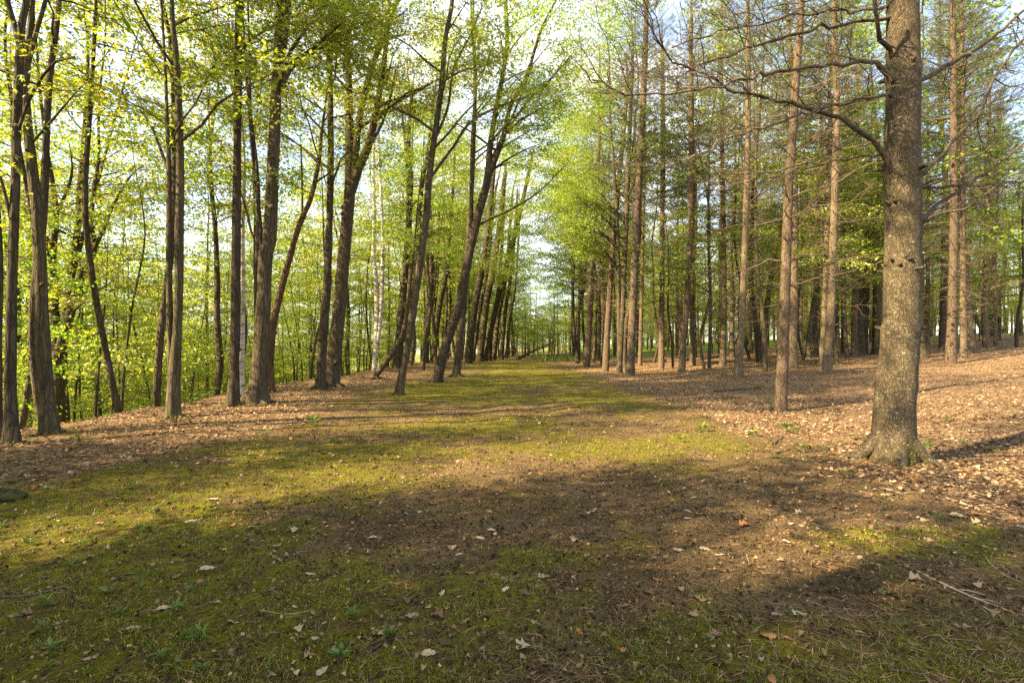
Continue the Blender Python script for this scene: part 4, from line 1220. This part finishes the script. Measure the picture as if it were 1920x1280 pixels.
g = Geo()
x, y = ring_points(60000, 1.5, 12, -58, 58, rng, 0.9)
k = rng.random(len(x)) < (0.3 + 0.7 * sstep(-0.5, 2.5, x)) * np.clip(2.5 * (fbm(x * 1.6, y * 1.6, 21, 3) - 0.25), 0.08, 1); x, y = x[k], y[k]; n = len(x)
nee = np.array([[-.5, -.012, 0], [0, -.016, .03], [.5, 0, 0], [0, .016, .03]], np.float32)
g.stamp(proto(nee, OVAL_F, 0), np.stack([x, y, gz(x, y) + 0.006], 1), rots(rng.normal(0.5, 1.1, n), rng.normal(0, 0.12, n), rng.normal(0, 0.3, n)), rng.uniform(0.05, 0.13, n))
o = link("pine_needles", g.mesh("pine_needles", [M_STRAW])); tag(o, "thin brown pine needles strewn over the bare soil", kind='stuff')

g = Geo()
x, y = ring_points(190000, 1.5, 13, -58, 58, rng, 0.9)
mo, li, me_ = zones(x, y)
k = rng.random(len(x)) < np.clip(1.0 - mo * 0.7 - li * 0.8, 0.12, 1); x, y = x[k], y[k]; n = len(x)
crumb = np.array([[0, -.35, 0], [.5, -.2, .3], [1, .1, .05], [.45, .4, .2]], np.float32)
g.stamp(proto(crumb, OVAL_F, 0), np.stack([x, y, gz(x, y) + 0.001], 1), rots(rng.random(n) * 6.28, rng.normal(0, 0.4, n), rng.random(n) * 6.28), (0.006 + 0.034 * rng.random(n) ** 3) * (1 + np.hypot(x, y) * 0.04))
o = link("humus_litter", g.mesh("humus_litter", [M_HUMUS])); tag(o, "dark crumbs of bark and rotted leaf on the bare soil", kind='stuff')

g = Geo()
gr = np.array([[0, -.02, 0], [.5, -.018, .05], [1, 0, -.12], [.5, .018, .05]], np.float32)
cx_, cy_ = ring_points(900, 1.6, 14, -56, 56, rng, 0.9)
mo = zones(cx_, cy_)[0]
k = rng.random(len(cx_)) < mo * 0.8 + 0.05; cx_, cy_ = cx_[k], cy_[k]
q = 13
x = np.repeat(cx_, q) + rng.normal(0, 0.03, len(cx_) * q); y = np.repeat(cy_, q) + rng.normal(0, 0.03, len(cx_) * q); n = len(x)
g.stamp(proto(gr, OVAL_F, 0), np.stack([x, y, gz(x, y)], 1), rots(rng.random(n) * 6.28, rng.uniform(0.5, 1.35, n), rng.normal(0, 0.3, n)), rng.uniform(0.025, 0.075, n))
x = rng.uniform(2.5, 9, 5000); y = rng.uniform(50, 66, 5000); n = 5000
g.stamp(proto(gr, OVAL_F, 0), np.stack([x, y, gz(x, y)], 1), rots(rng.random(n) * 6.28, rng.uniform(0.9, 1.45, n), rng.normal(0, 0.3, n)), rng.uniform(0.3, 0.8, n))
for o in list(COL.objects):      # mossy tufts round the feet of the nearer trees
    if o.parent is None and o.type == 'EMPTY' and o.get('category') == 'tree' and 5 < o.location.y < 19 and o.location.x < -2:
        n = 260; a = rng.random(n) * 6.28; q = rng.uniform(0.12, 0.34, n)
        x = o.location.x + q * np.cos(a); y = o.location.y + q * np.sin(a)
        g.stamp(proto(gr, OVAL_F, 1), np.stack([x, y, gz(x, y)], 1), rots(rng.random(n) * 6.28, rng.uniform(0.4, 1.3, n), rng.normal(0, 0.3, n)), rng.uniform(0.04, 0.12, n))
o = link("grass", g.mesh("grass", [M_HERB, M_MOSS])); tag(o, "sparse green grass blades among the moss and at the lane's end", kind='stuff')

# undergrowth on the slope
g = Geo()
n = 26000
y = rng.uniform(4, 45, n); x = EDGE - 1.8 - rng.random(n) * 26
k = fbm(x * 0.5, y * 0.5, 88, 3) > 0.42; x, y = x[k], y[k]; n = len(x)
g.stamp(proto(MAPLE_V, MAPLE_F, 0), np.stack([x, y, height(x, y) + rng.random(n) * 0.5], 1), rots(rng.random(n) * 6.28, rng.normal(0, 0.4, n), rng.normal(0, 0.4, n)), rng.uniform(0.12, 0.22, n))
o = link("undergrowth", g.mesh("undergrowth", [M_HERB])); tag(o, "low green plants covering the slope beyond the bank", kind='stuff')

# ------------------------------------------------------------------ single fallen leaves
def dry_leaf(rng, kind):
    nu, nv = 9, 4
    u = np.linspace(0, 1, nu)
    if kind == 0: w = 0.27 * np.sin(np.pi * u ** 0.85) ** 0.8
    elif kind == 1: w = 0.20 * np.sin(np.pi * u ** 0.8)
    else: w = 0.40 * np.sin(np.pi * u ** 0.75) ** 0.7 * (1 + 0.35 * np.cos(u * 19 + rng.random() * 3))
    w = np.maximum(w, 0.012)
    v = np.linspace(-1, 1, 2 * nv + 1)
    U, Vv = np.meshgrid(u, v, indexing='ij'); W = w[:, None] * Vv
    c, b, tw = rng.uniform(-0.25, 0.5), rng.uniform(-0.2, 0.3), rng.normal(0, 0.3)
    Z = c * W ** 2 / 0.3 + b * (U - 0.5) ** 2 + tw * W * (U - 0.5) + 0.025 * np.sin(U * 21 + Vv * 4) * np.abs(Vv) + 0.012 * np.sin(U * 33 - 5 * Vv) + 0.018 * (np.abs(Vv) < 0.1)
    P = np.stack([U - 0.5, W + 0.05 * np.sin(U * 3 + rng.random() * 3), Z - Z.min()], -1).reshape(-1, 3)
    m = 2 * nv + 1
    i = np.arange(nu - 1)[:, None] * m; j = np.arange(m - 1)[None]
    F = np.stack([i + j, i + m + j, i + m + j + 1, i + j + 1], -1).reshape(-1, 4)
    g = Geo(); g.add(P, F, 0, True)
    tube(g, np.array([[-0.5, 0, -Z.min()], [-0.62, 0.02, -Z.min() + 0.03], [-0.72, 0.06, -Z.min()]]), np.array([0.012, 0.009, 0.008]), 4, 0)
    return g
LEAFV = []
for i in range(12):
    gg = dry_leaf(rng, (0, 1, 2)[i % 3])
    LEAFV.append([gg.mesh("dry_leaf", [m]) for m in (M_PALE, M_DRY, M_RUST)])

def drop_leaf(x, y, size, var, mat, yaw, label, group=None, tilt=0.16):
    o = link("fallen_leaf", LEAFV[var][mat], None, (x, y, float(gz(x, y)[0]) + 0.004))
    o.rotation_euler = (rng.normal(0, tilt * 0.6), rng.normal(0, tilt * 0.6), yaw); o.scale = (size,) * 3
    tag(o, label, 'leaf', group)
NAMED = [
    (390, 1068, .10, 0, 0, .7, "large pale leaf tilted upright on the green moss, beside a rust-orange leaf"),
    (375, 1090, .05, 2, 2, 2.2, "small rust-orange leaf just below the large pale tilted leaf"),
    (305, 1148, .085, 3, 0, .25, "pale tan leaf lying flat on moss, between the rust leaf and the bottom edge"),
    (115, 1170, .085, 4, 1, .6, "curled greyish leaf in the mossy lower left corner"),
    (250, 1190, .075, 6, 0, .9, "yellowish tan leaf right of the curled greyish leaf on the moss"),
    (170, 1243, .065, 9, 0, 1.0, "round tan leaf near the bottom left corner"),
    (605, 1262, .07, 0, 0, 1.3, "bright tan leaf cut close by the bottom edge, left of the middle"),
    (700, 1010, .075, 3, 0, .15, "pale leaf alone on the dark bare soil patch"),
    (848, 1026, .075, 5, 0, 1.8, "ragged-edged tan leaf at the edge of the small sunlit patch"),
    (900, 1010, .075, 6, 0, 0, "flat pale leaf inside the small sunlit patch at mid lane"),
    (812, 945, .08, 9, 2, 0, "reddish brown oval leaf above the dark soil patch"),
    (805, 1236, .085, 0, 0, .1, "big oval tan leaf at the bottom, below the crooked dark twig"),
    (836, 1210, .065, 2, 1, 1.2, "brown crumpled leaf at the end of the crooked dark twig"),
    (980, 1215, .075, 8, 0, .3, "pale lobed leaf near the bottom edge, right of the big oval leaf"),
    (872, 1162, .085, 10, 1, 1.0, "folded brown leaf standing on edge in the grass at the bottom middle"),
    (772, 1160, .075, 11, 1, .8, "crinkled pinkish leaf on the moss below the lane's middle"),
    (738, 1130, .06, 2, 1, .2, "small crumpled pale leaf left of the crinkled pinkish leaf"),
    (948, 1112, .075, 1, 0, 1.1, "narrow pale leaf pointing up the lane"),
    (985, 1120, .06, 5, 1, 0, "small pinkish leaf right of the narrow pale leaf"),
    (966, 1080, .075, 2, 1, .9, "broken leaf with a light torn lobe, above the narrow pale leaf"),
    (1275, 1107, .075, 3, 0, 1.7, "pale upright leaf at the edge of the sunlit soil right of the lane's middle"),
    (1322, 1034, .09, 6, 0, .1, "left leaf of the two large tan leaves lying together"),
    (1350, 1043, .085, 4, 0, .5, "right leaf of the two large tan leaves lying together"),
    (1271, 1035, .07, 9, 0, .1, "tan leaf just left of the two large tan leaves"),
    (1290, 975, .065, 0, 0, .2, "pale leaf on brown needles above the two large tan leaves"),
    (1720, 1093, .095, 8, 0, -.2, "pale curled leaf with a dark hollow, left of the long pale stick"),
    (1797, 969, .14, 3, 0, -.1, "long pale leaf on the moss below the huge pine"),
    (1836, 966, .13, 0, 2, .0, "orange-brown oval leaf beside the long pale leaf below the huge pine"),
    (1840, 985, .12, 5, 1, .0, "brown flattened leaf below the orange-brown oval leaf"),
    (1660, 928, .09, 6, 0, -.2, "tan leaf in shade left of the sunlit strip by the huge pine"),
    (1500, 963, .075, 8, 0, .0, "pale lobed leaf on the shaded soil between the two sunny spots"),
    (1440, 1192, .08, 11, 2, .0, "rusty star-shaped leaf near the bottom right"),
    (1500, 1155, .08, 2, 0, .3, "white frayed leaf scrap right of the bottom middle"),
    (1345, 1193, .07, 5, 1, .4, "two-lobed brown leaf left of the rusty star-shaped leaf"),
    (1830, 1100, .075, 8, 0, 1.5, "pale leaf beside the long stick near the right edge"),
    (1858, 1145, .1, 2, 1, .9, "brown leaf caught under the long pale stick"),
    (1896, 1103, .065, 4, 2, .3, "orange curled leaf near the right edge"),
    (470, 990, .085, 1, 0, .5, "slim pale leaf on the moss at the shade edge, left of the bare soil"),
    (345, 910, .08, 3, 0, .8, "pale leaf standing on the mossy bank near the leaf litter"),
    (400, 940, .12, 6, 0, .3, "long tan leaf on the mossy rise on the left"),
    (360, 978, .11, 0, 0, .4, "tan leaf at the left of the sunlit streak"),
]
for px, py, s, var, mat, yaw, lab in NAMED:
    x, y, _ = ground_at(px, py)
    drop_leaf(x, y, s, var, mat, yaw, lab)
cnt = 0
x_, y_ = ring_points(3000, 2.2, 13, -50, 50, rng, 0.8)
for x, y in zip(x_, y_):
    mo, li, _m = zones(np.array([x]), np.array([y]))
    if li[0] > 0.6 or cnt >= 235: continue
    px, py = pix(x, y)
    if not (0 < px < 1920 and py < 1275): continue
    on = "moss" if mo[0] > 0.4 else "soil"
    side = "left half" if px < 900 else "right half"
    drop_leaf(x, y, rng.uniform(0.035, 0.085), int(rng.integers(12)), int(rng.choice([0, 0, 1, 1, 1, 2], )), rng.random() * 6.28,
              "small dry leaf scattered on the lane's %s, %s" % ("green moss" if on == "moss" else "bare brown soil", side),
              "small dry leaves on the %s, %s" % (on, side))
    cnt += 1

# ------------------------------------------------------------------ sticks, logs, stone, small plants
def stick(name, label, pts, w, mat, group=None, k=6, forks=0):
    P = []
    for px, py in pts:
        x, y, z = ground_at(px, py); P.append((x, y, float(gz(x, y)[0])))
    P = np.array(P); b = P[0].copy(); P = P - b
    g = Geo()
    r = np.linspace(w, w * 0.55, len(P)); P[:, 2] += r * 0.75
    P2, r2 = resample(P, r, max(0.03, w * 2))
    r2[0] *= 0.6; r2[-1] *= 0.4
    tube(g, P2, r2, k, 0, 0.3, rng)
    for q in range(forks):
        i = int(len(P2) * rng.uniform(0.3, 0.8)); d = P2[-1] - P2[0]; a = math.atan2(d[1], d[0]) + rng.choice([-1, 1]) * rng.uniform(0.4, 0.8); l = np.linalg.norm(d) * rng.uniform(0.15, 0.35)
        tube(g, P2[i] + np.array([[0, 0, 0], [math.cos(a) * l * .5, math.sin(a) * l * .5, w], [math.cos(a) * l, math.sin(a) * l, 0]]), np.array([w * .5, w * .4, w * .2]), 5, 0)
    o = link(name, g.mesh(name, [mat]), None, tuple(b)); tag(o, label, 'log' if 'log' in name else 'stick', group)
stick("fallen_stick", "long pale stick lying near the right edge, with a fork", [(1718, 1076), (1765, 1095), (1815, 1118), (1862, 1136), (1905, 1152)], 0.008, M_PALE, None, 6, 2)
stick("fallen_stick", "crooked dark twig on the moss at the bottom, left of the big oval leaf", [(690, 1228), (720, 1210), (760, 1198), (800, 1193), (828, 1200)], 0.006, M_DEAD, None, 5, 1)
stick("fallen_stick", "dark knobbly stick on the moss at the left edge", [(-5, 1124), (50, 1120), (95, 1110), (140, 1098), (155, 1091)], 0.009, M_DEAD, None, 6, 1)
stick("fallen_stick", "thin pale twig on dark soil near the bottom, left of the middle", [(488, 1152), (530, 1158), (560, 1154), (588, 1146)], 0.004, M_PALE, None, 5)
stick("fallen_stick", "short dark forked twig on the needles right of the lane", [(1262, 948), (1290, 946), (1312, 940), (1332, 932)], 0.006, M_DEAD, None, 5, 2)
stick("fallen_stick", "short brown stick on soil below the right sunlit spot", [(1550, 1112), (1564, 1108), (1577, 1101)], 0.006, M_DEAD)
stick("fallen_stick", "curved thin twig in the grass left of the long pale stick", [(1640, 1145), (1660, 1165), (1690, 1178), (1712, 1176)], 0.004, M_DEAD)
stick("fallen_stick", "straight thin twig pointing at the bottom right corner", [(1498, 1172), (1525, 1188), (1552, 1206)], 0.005, M_DEAD)
stick("fallen_stick", "pale bent twig at the right edge above the long stick", [(1846, 1046), (1858, 1062), (1885, 1078), (1920, 1092)], 0.004, M_PALE)
stick("fallen_stick", "grey stick at the very bottom right", [(1665, 1262), (1700, 1266), (1738, 1274)], 0.006, M_DEAD)
stick("fallen_log", "thin straight log lying on the leaf litter left of the bright pine", [(1340, 735), (1370, 733), (1400, 730), (1428, 728)], 0.055, M_DEAD, None, 9)
stick("fallen_log", "dark mossy log lying far back across the pine floor", [(1246, 679), (1285, 677), (1320, 674), (1352, 669)], 0.13, M_PINE, None, 10)
stick("fallen_log", "short broken log among the trees behind the bright pine", [(1505, 668), (1525, 664), (1545, 660)], 0.12, M_PINE, None, 9)

for i in range(34):
    px, py = (rng.uniform(60, 640), rng.uniform(745, 840)) if i < 10 else (rng.uniform(1150, 1900), rng.uniform(700, 860))
    x, y, z = ground_at(px, py)
    if not 4.5 < y < 26: continue
    a = rng.uniform(-0.6, 0.9); L = rng.uniform(0.25, 1.3); t = np.linspace(0, 1, 6)
    w = np.cumsum(rng.normal(0, 0.02, 6)) * L
    X = x + t * L * math.cos(a) - w * math.sin(a); Y = y + t * L * math.sin(a) + w * math.cos(a)
    P = np.stack([X - x, Y - y, gz(X, Y) - float(gz(x, y)[0]) + 0.02], 1)
    g = Geo(); r0 = rng.uniform(0.006, 0.016)
    tube(g, P, np.linspace(r0, r0 * 0.4, 6), 6, 0, 0.3, rng)
    if i % 2: tube(g, P[2] + np.array([[0, 0, 0], [0.12 * L, 0.14 * L, 0.01], [0.2 * L, 0.22 * L, 0]]), np.array([r0 * .6, r0 * .4, r0 * .2]), 5, 0)
    o = link("fallen_stick", g.mesh("fallen_stick", [M_DEAD]), None, (x, y, float(gz(x, y)[0])))
    side = "leafy left bank" if px < 700 else "leaf litter under the pines"
    tag(o, "thin dead stick lying on the " + side, 'stick', "dead sticks on the " + side)

def lump(name, label, cat, px, py, sx, sy, sz, mat, seed, sink=0.35):
    x, y, z = ground_at(px, py)
    r = np.random.default_rng(seed)
    nu, nv = 28, 16
    g = Geo()
    th = np.linspace(0.02, math.pi - 0.02, nv); ph = np.arange(nu) / nu * 2 * math.pi
    T, Pp = np.meshgrid(th, ph, indexing='ij')
    d = 1 + 0.45 * (fbm(np.cos(Pp) * np.sin(T) * 1.6 + seed, np.sin(Pp) * np.sin(T) * 1.6 + np.cos(T) * 1.3, seed, 4) - 0.5) + 0.3 * np.abs(fbm(np.cos(Pp) * np.sin(T) * 3.7, np.sin(Pp) * np.sin(T) * 3.7 + np.cos(T) * 3, seed + 5, 3) - 0.5)
    V = np.stack([sx * d * np.sin(T) * np.cos(Pp), sy * d * np.sin(T) * np.sin(Pp), sz * d * np.cos(T) + sz * (1 - 2 * sink)], -1).reshape(-1, 3)
    i = np.arange(nv - 1)[:, None] * nu; j = np.arange(nu)[None]; j2 = (j + 1) % nu
    g.add(V, np.stack([i + j, i + nu + j, i + nu + j2, i + j2], -1).reshape(-1, 4), 0, True)
    o = link(name, g.mesh(name, [mat]), None, (x, y, float(gz(x, y)[0]))); tag(o, label, cat)
def stone_material():
    g = Nodes("dark_stone")
    v = g.coords('Object'); n = g.noise(v, 14, 6, 0.65)
    c = g.ramp(n, [(0.3, (0.012, 0.011, 0.009)), (0.7, (0.06, 0.052, 0.04))])
    c = g.mix(g.ramp(g.noise(v, 9, 5, 0.6), [(0.52, 0.0), (0.6, 0.8)]), c, (0.06, 0.07, 0.012))
    g.bsdf(c, 0.95, g.bump(n, 1, 0.02), 0.1)
    return g.m
M_STONE = stone_material()
lump("rock", "dark rounded rock half sunk in the grass at the left edge", 'rock', 8, 935, 0.17, 0.11, 0.075, M_STONE, 3)
lump("tree_stump", "small dark rotten stump at the foot of the bright sunlit pine", 'stump', 1440, 769, 0.12, 0.12, 0.10, M_DEAD, 8, 0.3)

def herb(rng, n, size):
    g = Geo()
    lv = np.array([[0, 0, 0], [.25, -.16, .03], [.6, -.17, .05], [1, 0, -.06], [.6, .17, .05], [.25, .16, .03], [.4, 0, -.01]], np.float32)
    lf = np.array([[0, 1, 2, 6], [6, 2, 3, 4], [0, 6, 4, 5]], np.int32)
    hgt = rng.random(n) * 0.06
    a = np.arange(n) * 2.4 + rng.normal(0, 0.3, n)
    P = np.stack([0.012 * np.cos(a), 0.012 * np.sin(a), 0.01 + hgt], 1)
    g.stamp(proto(lv, lf, 0), P, rots(a, rng.uniform(0.0, 0.7, n), rng.normal(0, 0.25, n)), rng.uniform(0.6, 1.1, n) * size)
    tube(g, np.array([[0, 0, -0.01], [0.003, 0.002, 0.04], [0, 0, 0.075]]), np.array([0.003, 0.0025, 0.001]), 5, 0)
    return g.mesh("small_plant", [M_HERB])
HERBS = [herb(rng, 7 + i * 2, 0.06 + 0.008 * i) for i in range(5)]
for px, py, k, s, lab in [(660, 1155, 2, 1.0, "broad-leaved green seedling on the moss near the bottom, left of the middle"), (730, 1196, 4, 1.0, "bushy dark green seedling above the crooked dark twig"),
                          (1412, 818, 4, 2.2, "leafy green plant at the edge of the leaf litter near the bright pine"), (1470, 802, 3, 2.0, "small green plant standing in the leaf litter before the bright pine"),
                          (1545, 845, 2, 1.6, "pale green seedling left of the huge pine's foot"), (1590, 890, 1, 1.2, "tiny yellow-green seedling below the huge pine"),
                          (1760, 976, 3, 1.1, "dark green plant on the moss beside the long pale leaf"), (1652, 1115, 1, 0.8, "single bright clover-like sprout on the shaded soil"),
                          (1328, 1203, 1, 1.0, "bright green sprout near the bottom, right of the middle"), (640, 1240, 4, 1.0, "leafy weed in the grass at the bottom edge")]:
    x, y, _ = ground_at(px, py)
    o = link("small_plant", HERBS[k], None, (x, y, float(gz(x, y)[0]))); o.scale = (s * 0.62,) * 3; o.rotation_euler = (0, 0, rng.random() * 6)
    tag(o, lab, 'plant')
for i in range(34):
    px, py = (rng.uniform(1250, 1900), rng.uniform(700, 850)) if i < 24 else (rng.uniform(120, 640), rng.uniform(760, 850))
    x, y, _ = ground_at(px, py)
    if not 5 < y < 24: continue
    o = link("small_plant", HERBS[int(rng.integers(5))], None, (x, y, float(gz(x, y)[0]))); o.scale = (rng.uniform(0.7, 1.9),) * 3; o.rotation_euler = (0, 0, rng.random() * 6)
    side = "leaf litter under the pines" if i < 24 else "leafy left bank"
    tag(o, "tiny green seedling poking through the " + side, 'plant', "seedlings in the " + side)
for i in range(60):
    px, py = (rng.uniform(0, 330), rng.uniform(905, 1030)) if i < 42 else (rng.uniform(30, 420), rng.uniform(1040, 1270))
    x, y, _ = ground_at(px, py)
    o = link("small_plant", HERBS[int(rng.integers(5))], None, (x, y, float(gz(x, y)[0]))); o.scale = (rng.uniform(0.35, 0.7),) * 3; o.rotation_euler = (0, 0, rng.random() * 6)
    tag(o, "low creeping green weed on the mossy ground at the left", 'plant', "green weeds on the left moss")

# thin bare sapling beside the huge pine
x, y, z = ground_at(1797, 846)
root = link("bare_sapling", None, None, (x, y, z)); tag(root, "thin bare pale sapling standing in sunlit litter right of the huge pine", 'sapling')
g = Geo()
tube(g, np.array([[0, 0, -0.03], [0.02, 0, 0.12], [0.06, 0.02, 0.24], [0.14, 0.02, 0.36]]), np.array([.006, .005, .004, .002]), 6, 0)
tube(g, np.array([[0.05, 0.02, 0.22], [0.03, 0, 0.30], [0.04, -0.02, 0.37]]), np.array([.003, .0025, .0015]), 5, 0)
link("trunk", g.mesh("trunk", [M_PALE]), root)

# bare brush and a leaning dead tree at the lane's far end
def bare(rng, H):
    g = Geo()
    P = np.column_stack([np.cumsum(rng.normal(0, 0.08, (6, 2)), 0), np.linspace(-0.2, H, 6)])
    tube(g, P, np.linspace(0.035, 0.008, 6), 5, 0)
    for i in range(9):
        u = rng.uniform(0.25, 0.95); b = P[0] + (P[-1] - P[0]) * u; b[:2] = [np.interp(b[2], P[:, 2], P[:, k]) for k in (0, 1)]
        a = rng.random() * 6.28; l = H * 0.25 * rng.uniform(0.5, 1.2)
        tube(g, np.stack([b, b + np.array([math.cos(a) * l * .5, math.sin(a) * l * .5, l * .8])]), np.array([0.012, 0.005]), 3, 0)
    return g.mesh("bare_sapling", [M_DEAD])
BARE = [bare(rng, 3 + i * 0.8) for i in range(4)]
for i in range(48):
    y = rng.uniform(56, 78); x = rng.uniform(-6.5, 8.5)
    o = link("bare_sapling", BARE[i % 4], None, (x, y, hz(x, y))); o.rotation_euler = (0, 0, rng.random() * 6); o.scale = (rng.uniform(0.7, 1.3),) * 3
    tag(o, "thin grey leafless sapling in the brush at the lane's far end", 'sapling', "bare brush at the lane's end")
x, y, z = ground_at(968, 673)
g = Geo()
P, r = resample(np.array([[0, 0, -0.1], [1.6, 0.2, 0.75], [3.2, 0.3, 1.4], [4.6, 0.5, 2.1]]), np.array([.16, .13, .10, .05]), 0.3)
tube(g, P, r, 9, 0, 0.2, rng)
for i in range(7):
    j = 4 + i; l = rng.uniform(0.6, 1.4)
    tube(g, P[j] + np.array([[0, 0, 0], [0.3 * l, rng.normal(0, .3), l * .7]]), np.array([.03, .008]), 5, 0)
o = link("dead_tree", g.mesh("dead_tree", [M_DEAD]), None, (x, y, z)); tag(o, "dark dead tree leaning low across the lane's far end", 'tree')
